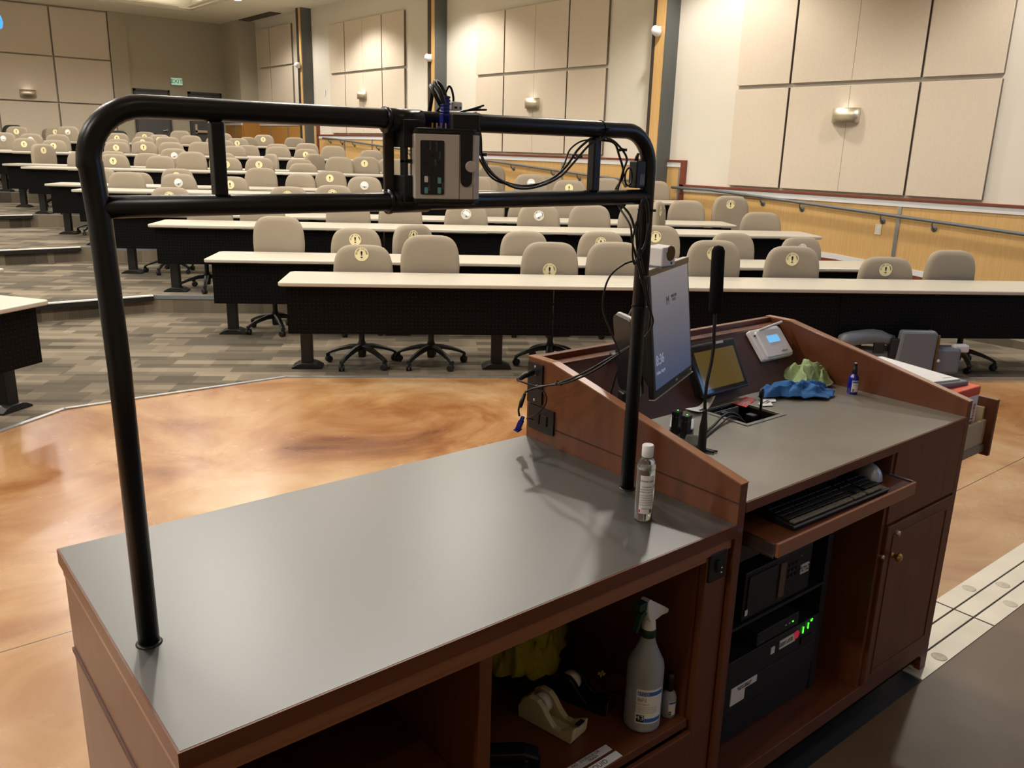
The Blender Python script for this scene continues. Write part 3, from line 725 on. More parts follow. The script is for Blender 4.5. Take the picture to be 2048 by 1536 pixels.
# ------------------------------------------------------------ pipe frame
PX0, PX1, PY, ZU, ZL = .052, 1.270, .316, 1.808, 1.658
fr = thing('pipe_frame', 'black steel pipe frame standing on the low cabinet', 'frame', (0, PY, CH_))
def arc_path():
    p = [(PX0, 0, 0), (PX0-.002, 0, .50), (PX0-.008, 0, .74), (PX0-.013, 0, .82)]; r = .085; X0 = PX0-.015
    for i in range(9): a = math.pi-math.pi/2*i/8; p.append((X0+r+r*math.cos(a), 0, ZU-CH_-r+r*math.sin(a)))
    for i in range(9): a = math.pi/2-math.pi/2*i/8; p.append((PX1-r+r*math.cos(a), 0, ZU-CH_-r+r*math.sin(a)))
    return p+[(PX1, 0, 0)]
pc = M_['powder coat']
obj('hoop_tube', MB().tube(arc_path(), .0180, 20), pc, fr, smooth=True)
obj('lower_rail', MB().tube([(PX0-.006, 0, ZL-CH_), (PX1, 0, ZL-CH_)], .0174, 20), pc, fr, smooth=True)
for x in (.232, 1.088): obj('strut', MB().box(x-.011, x+.011, -.011, .011, ZL-CH_+.015, ZU-CH_-.018), pc, fr, bevel=.003)
for x in (PX0, PX1): obj('floor_collar', MB().lathe([(.018, .004), (.021, .003), (.0225, .001), (.0225, 0)], 28, Matrix.Translation((x, 0, 0))), pc, fr, smooth=True)

# ------------------------------------------------------------ document camera
dc = thing('document_camera', 'silver document camera clamped to the middle of the pipe frame', 'camera', (.634, .245, 1.725), R(-27)); dc.scale = (.97, 1, 1)
def rrect(w_, h_, r, n=5):
    p = []
    for cx, cz, a0 in ((w_-r, h_-r, 0), (-w_+r, h_-r, 90), (-w_+r, -h_+r, 180), (w_-r, -h_+r, 270)):
        for i in range(n+1): a = R(a0+90*i/n); p.append((cx+r*math.cos(a), cz+r*math.sin(a)))
    return p
foot = [(-.062, -.03), (.052, -.03), (.062, -.020), (.066, .012), (.05, .03), (-.062, .03)]
obj('housing', MB().prism(foot, -.058, .058), M_['silver plastic'], dc, bevel=.002)
obj('cap', MB().prism([(x*1.0, y*1.0) for x, y in foot], .058, .064).prism([(x*.94, y*.94) for x, y in foot], .0638, .068), M_['black plastic'], dc, bevel=.001)
obj('cap', MB().prism([(x*1.0, y*1.0) for x, y in foot], -.064, -.058).prism([(x*.9, y*.9) for x, y in foot], -.069, -.0638), M_['black plastic'], dc, bevel=.001)
cp = obj('control_panel', MB().prism([(x-.029, z-.0015) for x, z in rrect(.0225, .048, .003)], -.0315, -.03, 'y'), M_['panel navy'], dc)
for x, z, mt in ((-.041, -.022, 'white plastic'), (-.016, -.024, 'teal key'), (-.041, -.042, 'teal key'), (-.016, -.042, 'teal key')):
    obj('key', MB().prism([(x+a, z+b) for a, b in rrect(.0032, .0055, .0012, 2)], -.0332, -.0315, 'y'), M_[mt], cp)
for x, z in ((-.038, .036), (-.026, .036), (-.029, .019), (-.042, .008), (-.018, .008), (-.029, -.004)):
    obj('key', MB().prism([(x+a, z+b) for a, b in rrect(.0032, .0032, .003, 3)], -.0326, -.0315, 'y'), M_['rack black'], cp)
for i, (x, z, s) in enumerate(((-.0335, .037, 'POWER'), (-.0215, .036, 'ROTATE'), (-.0155, .021, 'FREEZE'), (-.0235, .008, 'AUTO'), (-.0355, -.024, 'ZOOM'), (-.0355, -.037, 'LAMP'), (-.0095, -.033, 'IMAGE'))):
    text(s, .0042, M_['grey ink'], 'lettering', cp, (x, -.0318, z), (R(90), R(90), 0))
obj('arm_slot', MB().prism([(x+.0365, z+.012) for x, z in [(-.013, .052), (.011, .052)]+[(.011*math.cos(a)-.001, -.035+.012*math.sin(a)) for a in [math.pi*(0-i/10) for i in range(11)]]], -.0318, -.0285, 'y'), M_['black plastic'], dc)
sharp(obj('knob', MB().lathe([(0, .012), (.0095, .012), (.0102, .011), (.0102, 0), (0, 0)], 28, Matrix.Translation((.0435, -.0318, .002)) @ Matrix.Rotation(R(90), 4, 'X')), M_['silver plastic'], dc, smooth=True))
obj('seam', MB().box(.0218, .0226, -.0306, -.0298, -.058, .058).box(.0486, .0492, -.0306, -.0298, -.058, -.03), M_['dark bronze'], dc)
for i in range(4): obj('connector', MB().lathe([(0, .078), (.0021, .078), (.0021, .064)], 10, Matrix.Translation((-.024+.0085*i, .008, 0))), M_['gold metal'] if i % 2 == 0 else M_['steel'], dc)
obj('mount_bar', B(.01, .062, -.02, .02, .066, .094), M_['black metal'], dc, bevel=.002)
obj('mount_plate', MB().box(-.04, .02, .03, .045, -.045, .05), M_['black metal'], dc, bevel=.002)
cl = thing('frame_clamp', 'black clamp bracket joining both pipes behind the document camera', 'bracket', (.572, PY, 1.733))
obj('upper_sleeve', MB().tube([(-.024, 0, .073), (.05, 0, .073)], .0215, 20), M_['powder coat'], cl, smooth=True)
obj('lower_sleeve', MB().tube([(-.02, 0, -.075), (.065, 0, -.075)], .0212, 20), M_['powder coat'], cl, smooth=True)
obj('clamp_collar', MB().tube([(-.026, 0, .073), (-.021, 0, .073)], .024, 20), M_['powder coat'], cl, smooth=True)
obj('clamp_collar', MB().tube([(-.022, 0, -.075), (-.017, 0, -.075)], .0235, 20), M_['powder coat'], cl, smooth=True)
obj('upright_plate', B(-.024, -.003, .004, .012, -.055, .055), M_['dark bronze'], cl, bevel=.002)
obj('spine', MB().box(-.003, .032, -.03, .012, .025, .075).box(-.003, .032, -.03, .012, -.075, -.025).box(0, .008, -.028, -.01, -.03, .03).box(.022, .032, -.028, -.01, -.03, .03).box(0, .03, -.028, -.01, -.004, .004), M_['black metal'], cl, bevel=.002)

def cable(name, pts, r, label, m='cable black', g=None, sm=6, parent=None, cat='cable'):
    p0 = Vector(pts[0])
    o = obj(name, MB().tube([Vector(p)-p0 for p in pts], r, 8, smooth=sm), M_[m], parent, smooth=True, loc=tuple(p0))
    return o if parent else tag(o, label, cat, g)
def tie(p, r, label, d=(1, 0, 0)):
    o = obj('cable_tie', MB().lathe([(r, -.002), (r+.001, -.002), (r+.001, .002), (r, .002)], 16, Vector(d).to_track_quat('Z', 'Y').to_matrix().to_4x4()).box(-.003, .003, -.012-r, -r+.002, -.003, .003), M_['cable black'], loc=p)
    return tag(o, label, 'cable tie', 'black cable ties')
cab_rail1 = [(0.765, 0.33, 1.829), (0.754, 0.305, 1.793), (0.758, 0.305, 1.757), (0.778, 0.305, 1.723), (0.817, 0.305, 1.696), (0.878, 0.305, 1.686), (0.941, 0.305, 1.696), (0.99, 0.305, 1.724), (1.025, 0.305, 1.762), (1.061, 0.305, 1.786), (1.103, 0.35, 1.784)]
cab_rail2 = [(0.769, 0.34, 1.829), (0.744, 0.285, 1.785), (0.75, 0.285, 1.738), (0.78, 0.285, 1.707), (0.839, 0.285, 1.683), (0.9, 0.285, 1.686), (0.96, 0.285, 1.707), (1.005, 0.285, 1.743), (1.044, 0.285, 1.775), (1.09, 0.285, 1.79)]
cab_rail3 = [(1.123, 0.345, 1.785), (1.062, 0.33, 1.782), (1.025, 0.33, 1.762), (1.0, 0.32, 1.729), (0.962, 0.305, 1.703), (0.892, 0.295, 1.683), (0.838, 0.29, 1.687), (.78, .29, 1.702), (.752, .3, 1.74)]
cable('signal_cable', cab_rail1, .0028, 'thicker black cable sagging between the document camera and the right strut', g='cables on the pipe frame')
cable('signal_cable', cab_rail2, .0025, 'front black cable looping from the document camera to the right strut', g='cables on the pipe frame')
cable('signal_cable', cab_rail3, .002, 'thin black cable in the loop below the upper pipe', g='cables on the pipe frame')
post1 = [(1.103, 0.35, 1.784), (1.131, 0.305, 1.782), (1.155, 0.305, 1.754), (1.171, 0.303, 1.709), (1.195, 0.35, 1.661), (1.204, 0.305, 1.617), (1.215, 0.292, 1.57), (1.235, 0.288, 1.509), (1.262, 0.29, 1.44), (1.304, 0.308, 1.374), (1.34, 0.345, 1.302)]
post2 = [(1.09, 0.285, 1.79), (1.122, 0.285, 1.78), (1.16, 0.285, 1.748), (1.150, 0.285, 1.715), (1.20, 0.347, 1.649), (1.19, 0.29, 1.596), (1.195, 0.285, 1.561), (1.21, 0.285, 1.525), (1.24, 0.286, 1.462), (1.27, 0.287, 1.40), (1.308, 0.30, 1.348), (1.333, 0.345, 1.298)]
cable('signal_cable', post1, .0028, 'black cable running down the right post from the upper pipe', g='cables on the right post')
cable('signal_cable', post2, .0025, 'second black cable tied down the right post beside the first', g='cables on the right post')
coil = []
for i in range(40):
    a = 2*math.pi*i/13; coil.append((1.228+.019*math.cos(a), .286-.0006*i/10, 1.585+.062*math.sin(a)+.00035*i))
cable('cable_coil', coil, .0024, 'coiled spare black cable hanging under the lower rail at the right post', sm=2)
coil2 = [(1.205+.012*math.cos(2*math.pi*i/11), .28, 1.55+.05*math.sin(2*math.pi*i/11)+.0004*i) for i in range(24)]
cable('cable_coil', coil2, .002, 'smaller coil of black cable left of the right post', sm=2)
coil3 = [(1.186+.012*math.cos(2*math.pi*i/11), .30, 1.705+.02*math.sin(2*math.pi*i/11)) for i in range(22)]
cable('cable_coil', coil3, .0022, 'small knot of black cable beside the power adapter on the lower rail', sm=2)
cable('signal_cable', [(1.238, .29, 1.511), (1.19, .296, 1.504), (1.149, .303, 1.478), (1.132, .305, 1.438), (1.139, .31, 1.389), (1.21, .35, 1.324), (1.297, .40, 1.251), (1.356, .45, 1.204), (1.39, .5, 1.131), (1.444, .58, 1.0)], .0024, 'black cable bowing out left of the right post down to the lectern', g='cables on the right post')
out1 = [(1.34, .345, 1.302), (1.35, .42, 1.253), (1.34, .48, 1.21), (1.30, .50, 1.185), (1.29, .556, 1.149), (1.28, .627, 1.113), (1.27, .692, 1.093), (1.25, .73, 1.098), (1.245, .752, 1.102)]
out2 = [(1.333, .345, 1.298), (1.345, .45, 1.226), (1.30, .498, 1.176), (1.285, .581, 1.128), (1.275, .654, 1.103), (1.26, .70, 1.085), (1.25, .724, 1.07)]
out3 = [(1.27, .692, 1.088), (1.28, .669, 1.075), (1.28, .663, 1.048), (1.28, .693, 1.01), (1.285, .74, .982), (1.29, .757, .975), (1.305, .745, .969)]
cable('signal_cable', out1, .003, 'upper black cable slung from the post to the plate on the lectern side', g='cables on the lectern side')
cable('signal_cable', out2, .003, 'lower black cable slung from the post to the plate on the lectern side', g='cables on the lectern side')
cable('signal_cable', out3, .0022, 'thin black cable curling down to the lower plate of the lectern side', g='cables on the lectern side')
v = thing('vga_plug', 'loose cable end with blue video plug hanging at the lectern side', 'plug', (1.24, .717, 1.0))
obj('strain_relief', MB().tube([(.012, .01, .066), (.002, .012, .04), (-.001, .015, .024)], [.005, .007, .006], 10), M_['black plastic'], v, smooth=True)
obj('cord', MB().tube([(.0, .013, .034), (-.004, .018, .016), (-.003, .014, -.004)], .003, 8, smooth=5), M_['cable black'], v, smooth=True)
obj('plug_body', MB().box(-.009, .009, -.007, .007, -.046, -.016).box(-.005, .005, -.0055, .0055, -.016, -.002).box(-.016, .016, -.009, .009, -.050, -.046), M_['vga blue'], v, bevel=.002, rot=(.35, 0, .5))
h = thing('hdmi_plug', 'black angled plug pushed into the upper plate of the lectern side', 'plug', (1.245, .752, 1.102))
obj('plug_body', MB().tube([(0, 0, 0), (.03, .006, .008), (.066, .012, .011)], [.0065, .0085, .010], 12), M_['black plastic'], h, smooth=True)
tie((.752, .296, 1.748), .006, 'cable tie below the document camera mount', (0, 0, 1))
tie((1.012, .297, 1.748), .007, 'cable tie on the sagging loop by the right strut', (.7, 0, .7))
tie((1.15, .296, 1.765), .006, 'cable tie on the bundle between strut and right post', (.3, 0, -1))
tie((PX1, PY, 1.627), .0187, 'wide cable tie around the right post below the lower rail', (0, 0, 1))
tie((PX1, PY, 1.39), .0187, 'thin cable tie around the right post at monitor height', (0, 0, 1))
tie((1.243, .288, 1.47), .007, 'cable tie halfway down the right post', (.4, 0, -1))
tie((1.282, .62, 1.117), .006, 'cable tie on the bundle slung to the lectern side', (0, 1, -.6))
tie((1.272, .69, 1.091), .0065, 'cable tie by the upper plate of the lectern side', (0, 1, -.3))
tie((1.103, PY, ZU), .0187, 'thin cable tie around the upper pipe above the right strut')
# plugs above the document camera
for i, (x, y, tp, lb) in enumerate(((.647, .268, 1.838, 'front blue video plug on top of the document camera'), (.660, .282, 1.853, 'rear blue video plug on top of the document camera'))):
    v = thing('vga_plug', lb, 'plug', (x, y, 1.793))
    obj('plug_body', MB().box(-.008, .008, -.006, .006, .004, .028).box(-.0055, .0055, -.005, .005, .028, tp-1.793).box(-.011, .011, -.007, .007, 0, .004), M_['vga blue'], v, bevel=.0015)
    for k in range(3): obj('ridge', B(-.0065, .0065, -.006, .006, tp-1.793-.004-.006*k, tp-1.793-.001-.006*k), M_['vga blue'], v, bevel=.001)
cable('signal_cable', [(.647, .268, 1.834), (.640, .272, 1.858), (.638, .285, 1.872), (.646, .296, 1.878), (.655, .292, 1.870), (.660, .284, 1.850)], .0045, 'thick black cable arching over the blue plugs', g='cables on the pipe frame')
cable('signal_cable', [(.645, .278, 1.835), (.634, .283, 1.856), (.637, .30, 1.868), (.649, .312, 1.870), (.658, .33, 1.845), (.66, .345, 1.81)], .004, 'black cable crossing behind the blue plugs', g='cables on the pipe frame')
w_ = thing('white_connector', 'square white connector block on top of the pipe frame', 'connector', (.684, .29, 1.828))
obj('body', B(-.0115, .0115, -.012, .012, 0, .016), M_['white plastic'], w_, bevel=.003)
obj('recess', MB().box(-.0075, -.0015, -.0127, -.0118, .003, .007).box(.0045, .008, -.0127, -.0118, .003, .007), M_['ink'], w_)
cable('signal_cable', [(.682, .29, 1.843), (.682, .29, 1.852), (.678, .29, 1.866), (.672, .29, 1.871), (.667, .292, 1.862), (.664, .30, 1.84), (.664, .33, 1.82)], .0022, 'thin black cable arching into the white connector block', g='cables on the pipe frame')
obj_ = obj('velcro_strap', MB().lathe([(.0184, -.05), (.0196, -.05), (.0196, .045), (.0184, .045)], 24, Matrix.Rotation(R(90), 4, 'Y')), M_['rack black'], loc=(.715, PY, ZU), smooth=True); sharp(obj_)
tag(obj_, 'wide black strap wrapped around the upper pipe by the document camera', 'strap')
for k, (dx, dz) in enumerate(((.056, .034), (.063, .026), (.048, .03))):
    cable('signal_cable', [(.725, .335, 1.826), (.745, .33, 1.832), (.725+dx, .325, 1.803+dz+.006)], .002, ['middle', 'longest', 'shortest'][k]+' of the short cable ends sticking up by the black strap', g='cut cable ends at the strap', sm=4)
ad = thing('power_adapter', 'small black power adapter wedged in the right corner of the pipe frame', 'adapter', (1.232, .316, 1.676))
obj('body', B(-.016, .016, -.013, .013, .003, .065), M_['black plastic'], ad, bevel=.003)
obj('strain_relief', MB().tube([(-.006, 0, .064), (-.005, 0, .074), (-.001, 0, .082)], [.005, .0045, .003], 10), M_['black plastic'], ad, smooth=True)
obj('rating_label', B(-.004, .012, -.0136, -.0129, .01, .036), M_['grey plastic'], ad)
# ------------------------------------------------------------ lectern
LX0, LX1 = 1.351, 2.566; HT = .952
lec = thing('lectern', 'tall cherry lectern with sloped sides, open front bay and keyboard tray', 'lectern', (LX0, 0, 0))
def L_(x): return x-LX0
prof = [(0, .10), (0, 1.003), (.012, 1.006), (.69, 1.154), (.80, 1.154), (.80, .10)]
sl = obj('side_panel', MB().prism(prof, -.028, 0, 'x'), wd, lec, bevel=.002)
obj('edge_band', MB().prism([(0, 1.003), (.012, 1.006), (.69, 1.154), (.80, 1.154), (.80, 1.157), (.69, 1.157), (.011, 1.0092), (-.002, 1.006)], -.029, .001, 'x'), M_['cherry edge'], sl, bevel=.001)
obj('groove', B(-.0288, -.0278, .0, .80, .952, .956), M_['dark interior'], sl)
sr = obj('side_panel', MB().prism(prof, L_(2.538), L_(LX1), 'x'), wd, lec, bevel=.002)
obj('edge_band', MB().prism([(0, 1.003), (.012, 1.006), (.69, 1.154), (.80, 1.154), (.80, 1.157), (.69, 1.157), (.011, 1.0092), (-.002, 1.006)], L_(2.537), L_(LX1)+.001, 'x'), M_['cherry edge'], sr, bevel=.001)
obj('back_board', B(0, L_(2.538), .778, .80, .10, 1.154), wf, lec, bevel=.002)
obj('ledge', B(0, L_(2.538), .732, .778, 1.122, 1.136), wf, lec, bevel=.002)
sp = obj('sloped_panel', MB().prism([(.575, .95), (.735, 1.132), (.745, 1.124), (.586, .945)], .0005, L_(2.5375), 'x'), M_['maroon laminate'], lec)
obj('vent_slot', MB().box(L_(2.09), L_(2.17), .738, .742, 1.1355, 1.1368).box(L_(2.09), L_(2.17), .752, .756, 1.1355, 1.1368).box(L_(2.19), L_(2.25), .745, .749, 1.1355, 1.1368), di, lec)
# worktop with a real hole for the cable box
gx0, gx1, gy0, gy1 = L_(1.862), L_(2.04), .372, .540
obj('worktop', MB().box(0, gx0, .003, .58, HT-.004, HT).box(gx1, L_(2.538), .003, .58, HT-.004, HT).box(gx0, gx1, .003, gy0, HT-.004, HT).box(gx0, gx1, gy1, .58, HT-.004, HT), M_['grey laminate'], lec)
obj('worktop_core', MB().box(0, gx0, .003, .60, HT-.028, HT-.004).box(gx1, L_(2.538), .003, .60, HT-.028, HT-.004).box(gx0, gx1, .003, gy0, HT-.028, HT-.004).box(gx0, gx1, gy1, .60, HT-.028, HT-.004), wf, lec)
obj('worktop_edge', B(0, L_(2.538), -.002, .003, HT-.028, HT-.0004), wf, lec, bevel=.0015)
cb = obj('cable_box', MB().box(gx0, gx1, gy0, gy1, .86, .864).box(gx0, gx0+.003, gy0, gy1, .864, .948).box(gx1-.003, gx1, gy0, gy1, .864, .948).box(gx0, gx1, gy0, gy0+.003, .864, .948).box(gx0, gx1, gy1-.003, gy1, .864, .948), M_['black metal'], lec)
obj('bezel', MB().box(gx0-.016, gx1+.016, gy0-.014, gy0, HT, HT+.003).box(gx0-.016, gx1+.016, gy1, gy1+.014, HT, HT+.003).box(gx0-.016, gx0, gy0, gy1, HT, HT+.003).box(gx1, gx1+.016, gy0, gy1, HT, HT+.003), M_['grey laminate'], cb, bevel=.001)
obj('flip_lid', MB().box(gx0+.02, gx1-.03, gy1-.03, gy1-.026, .90, HT-.002), M_['grey plastic'], cb)
obj('latch', MB().box(gx0+.005, gx0+.03, gy1-.075, gy1-.06, .93, HT+.012).box(gx0+.075, gx0+.10, gy0+.03, gy0+.06, .90, HT+.006), M_['black plastic'], cb, bevel=.003)
# base, partition, door side
obj('partition', B(L_(2.078), L_(2.098), .006, .76, .12, HT-.03), wd, lec, bevel=.001)
obj('bottom_board', B(0, L_(2.538), .006, .778, .10, .12), wf, lec, bevel=.001)
obj('bottom_rail', B(0, L_(2.538), -.002, .012, .072, .121), wf, lec, bevel=.002)
obj('inner_back', B(0, L_(2.078), .70, .712, .12, HT-.03), di, lec)
obj('fixed_panel', B(L_(2.098), L_(2.538), .001, .02, .686, HT-.028), wd, lec, bevel=.001)
dr = obj('door', B(L_(2.100), L_(2.536), -.006, .012, .122, .68), wd, lec, bevel=.003)
obj('door_molding', MB().box(L_(2.135), L_(2.50), -.0085, -.006, .152, .160).box(L_(2.135), L_(2.50), -.0085, -.006, .638, .646).box(L_(2.135), L_(2.143), -.0085, -.006, .160, .638).box(L_(2.492), L_(2.50), -.0085, -.006, .160, .638), M_['cherry wood'], dr, bevel=.001)
MK = lambda x, z: Matrix.Translation((L_(x), -.006, z)) @ Matrix.Rotation(R(90), 4, 'X')
obj('door_knob', MB().lathe([(0, .030), (.010, .029), (.0145, .024), (.014, .018), (.007, .012), (.006, .004), (.010, .001), (.010, 0)], 24, MK(2.152, .573)), M_['brass'], dr, smooth=True)
obj('door_lock', MB().lathe([(0, .010), (.008, .010), (.009, .006), (.009, 0)], 20, MK(2.158, .647)), M_['nickel'], dr, smooth=True)
obj('stop_knob', MB().lathe([(0, .018), (.006, .017), (.0075, .012), (.004, .006), (.004, 0)], 16, Matrix.Translation((L_(2.088), .006, .585)) @ Matrix.Rotation(R(90), 4, 'X')), M_['nickel'], lec, smooth=True)
def bracket_foot(x, s):
    pts = [(x, .0), (x, .10), (x-s*.10, .10), (x-s*.095, .075), (x-s*.062, .07), (x-s*.045, .055), (x-s*.04, .0)]
    return MB().prism(pts, .0, .02, 'y').box(min(x, x-s*.02), max(x, x-s*.02), .02, .08, 0, .10)
obj('foot', bracket_foot(L_(LX1), 1), wd, lec); obj('foot', bracket_foot(-.028, -1), wd, lec)
obj('foot', B(L_(LX1)-.06, L_(LX1), .74, .80, 0, .10), wd, lec); obj('foot', B(-.028, .032, .74, .80, 0, .10), wd, lec)
# keyboard tray
tr_ = obj('keyboard_tray', B(L_(1.392), L_(2.066), -.072, .35, .832, .856), wf, lec, bevel=.002)
obj('tray_lip', B(L_(1.386), L_(2.068), -.080, -.070, .824, .862), M_['cherry edge'], tr_, bevel=.002)
obj('slide', MB().box(L_(1.381), L_(1.389), -.07, .35, .826, .858).box(L_(1.3805), L_(1.383), -.07, .35, .822, .828), M_['steel'], tr_)
obj('slide', MB().box(L_(2.068), L_(2.076), -.066, .35, .828, .860), M_['steel'], tr_)
# side plates
p = obj('connector_plate', MB().prism(rrect(.0335, .063, .003), -.034, -.028, 'x'), M_['black plastic'], lec, loc=(0, .76, 1.078))
obj('screw', MB().lathe([(0, -.0355), (.004, -.035), (.0045, -.034)], 12, Matrix.Translation((0, 0, .052)) @ Matrix.Rotation(R(90), 4, 'Y')).lathe([(0, -.0355), (.004, -.035), (.0045, -.034)], 12, Matrix.Translation((0, 0, -.052)) @ Matrix.Rotation(R(90), 4, 'Y')), M_['steel'], p, smooth=True)
obj('port', MB().box(-.038, -.034, -.010, .010, .026, .034), M_['steel'], p)
q = obj('outlet_plate', MB().prism(rrect(.058, .038, .003), -.034, -.028, 'x'), M_['black plastic'], lec, loc=(0, .727, .972))
obj('socket', MB().box(-.037, -.034, -.03, -.005, -.016, .016).box(-.037, -.034, .005, .03, -.016, .016), M_['rack black'], q, bevel=.001)
# ------------------------------------------------------------ equipment rack in the bay
rk = thing('equipment_rack', 'black equipment rack frame filling the open bay of the lectern', 'rack', (1.68, .095, .12))
obj('rack_frame', MB().box(-.292, -.262, 0, .4, 0, .70).box(.262, .292, 0, .4, 0, .70).box(-.262, .262, .38, .40, 0, .70).box(-.262, .262, 0, .4, .69, .70), M_['rack black'], rk)
obj('blank_panel', B(-.262, .262, .002, .01, .005, .188), M_['rack black'], rk)
obj('blank_panel', B(-.262, .262, .002, .01, .585, .685), M_['rack panel'], rk)
obj('rack_shelf', B(-.262, .262, -.002, .36, .375, .385), M_['rack panel'], rk)
pc_ = thing('desktop_computer', 'black desktop computer on the upper rack shelf', 'computer', (1.70, .099, .508))
obj('case', B(-.165, .165, .0, .28, 0, .150), M_['rack black'], pc_, bevel=.003)
obj('front_grille', MB().box(-.150, -.02, -.004, 0, .015, .135), M_['rack panel'], pc_)
obj('drive_strip', B(0, .028, -.004, 0, .02, .13), M_['amber glass'], pc_)
for i in range(3):
    for j in range(3): obj('port', B(.045+.018*i, .055+.018*i, -.003, 0, .07+.018*j, .078+.018*j), M_['rack black'], pc_)
lb = obj('name_label', B(.108, .150, -.003, 0, .062, .092), M_['white paper'], pc_)
text('IC RACK\nPC ON', .012, M_['ink'], 'lettering', lb, (.129, -.0036, .077), (R(90), 0, 0))
obj('asset_tag', B(-.158, -.146, -.0052, -.004, .018, .036), M_['white paper'], pc_)
obj('status_led', B(.10, .105, -.0045, -.003, .125, .127), M_['cap white'], pc_)
sw = thing('video_switcher', 'small black switch box with tiny lights on the rack', 'switcher', (1.72, .092, .402))
obj('case', B(-.105, .105, 0, .16, 0, .043), M_['rack panel'], sw, bevel=.002)
for i in range(3): obj('indicator', B(.035+.018*i, .041+.018*i, -.0012, 0, .018, .021), M_['green led'] if i == 2 else M_['cap white'], sw)
text('HDMI', .008, M_['grey ink'], 'lettering', sw, (-.08, -.0008, .008), (R(90), 0, 0))
am = thing('audio_processor', 'black rack unit with paper labels and green lights', 'amplifier', (1.68, .092, .308))
obj('case', B(-.262, .262, 0, .36, 0, .088), M_['rack panel'], am, bevel=.002)
def led(x, z, w2=.002, h2=.002): obj('green_light', B(x-w2, x+w2, -.0022, 0, z-h2, z+h2), M_['green led'], am)
led(.178, .060, .0014, .011); led(.204, .066, .0014, .010); led(.219, .079, .003, .0022); led(.223, .0865-.004, .0015, .0015)
obj('input_jack', MB().box(.17, .225, -.004, 0, .012, .035), M_['rack black'], am)
a1 = obj('paper_label', B(.055, .135, -.0025, 0, .040, .068), M_['white paper'], am)
text('SOURCE 1  LAPTOP\nSOURCE 2  DOC CAM', .0075, M_['ink'], 'lettering', a1, (.088, -.003, .054), (R(90), 0, 0))
obj('round_sticker', MB().prism([(.139+.014*math.cos(2*math.pi*i/20), .060+.014*math.sin(2*math.pi*i/20)) for i in range(20)], -.0042, -.0026, 'y'), M_['pink red'], am)
obj('yellow_tab', B(.118, .127, -.0045, -.0026, .048, .064), M_['sticker yellow'], am)
obj('paper_label', B(.012, .030, -.0025, 0, .040, .062), M_['white paper'], am)
un = thing('power_conditioner', 'dark rack unit at the lower left with a stepped paper label', 'power unit', (1.68, .093, .225))
obj('case', B(-.262, .262, 0, .36, 0, .08), M_['rack panel'], un, bevel=.002)
a2 = obj('paper_label', MB().box(-.165, -.045, -.0025, 0, .058, .079).box(-.165, -.10, -.0024, 0, .022, .058), M_['white paper'], un)
text('DO NOT TURN OFF\nTHIS EQUIPMENT', .0075, M_['ink'], 'lettering', a2, (-.105, -.003, .068), (R(90), 0, 0))
obj('wall_plug', MB().tube([(0, 0, 0), (0, -.01, .012), (.01, -.012, .03), (.02, -.01, .04)], .008, 8, smooth=3), M_['grey plastic'], loc=(2.066, .25, .19))
bpy.data.objects['wall_plug'].name = 'cable_clip'; tag(bpy.data.objects['cable_clip'], 'small grey bundle of wire clinging to the right wall of the open bay', 'clip')

# keyboard and mouse
kb = thing('keyboard', 'black full-size keyboard lying on the pull-out tray', 'keyboard', (1.715, .008, .857), R(-1))
kb.rotation_euler = (0, 0, R(-1.5))
obj('body', MB().prism([(-.066, 0), (-.066, .013), (.066, .024), (.066, 0)], -.225, .225, 'x'), M_['black plastic'], kb, bevel=.003)
obj('front_edge', B(-.224, .224, -.0675, -.0655, .009, .0125), M_['grey plastic'], kb)
def keyrow(y, items):
    x = -.218
    for wk in items:
        if wk < 0: x += -wk; continue
        z = .0135+.011*(y+.066)/.132
        k = obj('key', MB().prism([(-wk/2+.001, -.0075), (wk/2-.001, -.0075), (wk/2-.001, .0075), (-wk/2+.001, .0075)], 0, .006), M_['rack black'] if y > -.05 else M_['key top'], kb, loc=(x+wk/2, y, z), bevel=.0012, seg=1); x += wk
mat('key top', (118, 114, 102), .3)
u_ = .019
keyrow(-.053, [.024, u_, .024, .115, .024, u_, u_, .024, -.008, u_, u_, u_, -.008, .038, u_, u_])
keyrow(-.034, [.043]+[u_]*10+[.052, -.027, u_, -.027]+[u_]*4)
keyrow(-.015, [.033]+[u_]*11+[.042, -.073]+[u_]*3)
keyrow(.004, [.029]+[u_]*12+[.029, -.008]+[u_]*3+[-.008]+[u_]*4)
keyrow(.023, [u_]*13+[.038, -.008]+[u_]*3+[-.008]+[u_]*4)
keyrow(.050, [u_, -.019]+[u_]*4+[-.01]+[u_]*4+[-.01]+[u_]*4+[-.008]+[u_]*3)
ms = thing('computer_mouse', 'silver and black mouse behind the keyboard on the tray', 'mouse', (2.0, .045, .857), R(-24)); ms.scale = (1.15, 1.15, 1.2)
def mouse_f(u, v):
    a = math.pi*u; t = (v-.5)*2; rr = math.sqrt(max(0, 1-abs(t)**2.6))
    return Vector((.031*rr*math.cos(a), t*.056, .002+.036*rr*math.sin(a)*(1-.18*t)))
obj('shell', MB().grid(mouse_f, 16, 20), M_['silver mouse'] if 'silver mouse' in M_ else mat('silver mouse', (176, 184, 204), .3, .3), ms, smooth=True)
obj('button_strip', MB().grid(lambda u, v: mouse_f(.32+.36*u, .5+.48*v)*1.012, 8, 10), M_['black plastic'], ms, smooth=True)

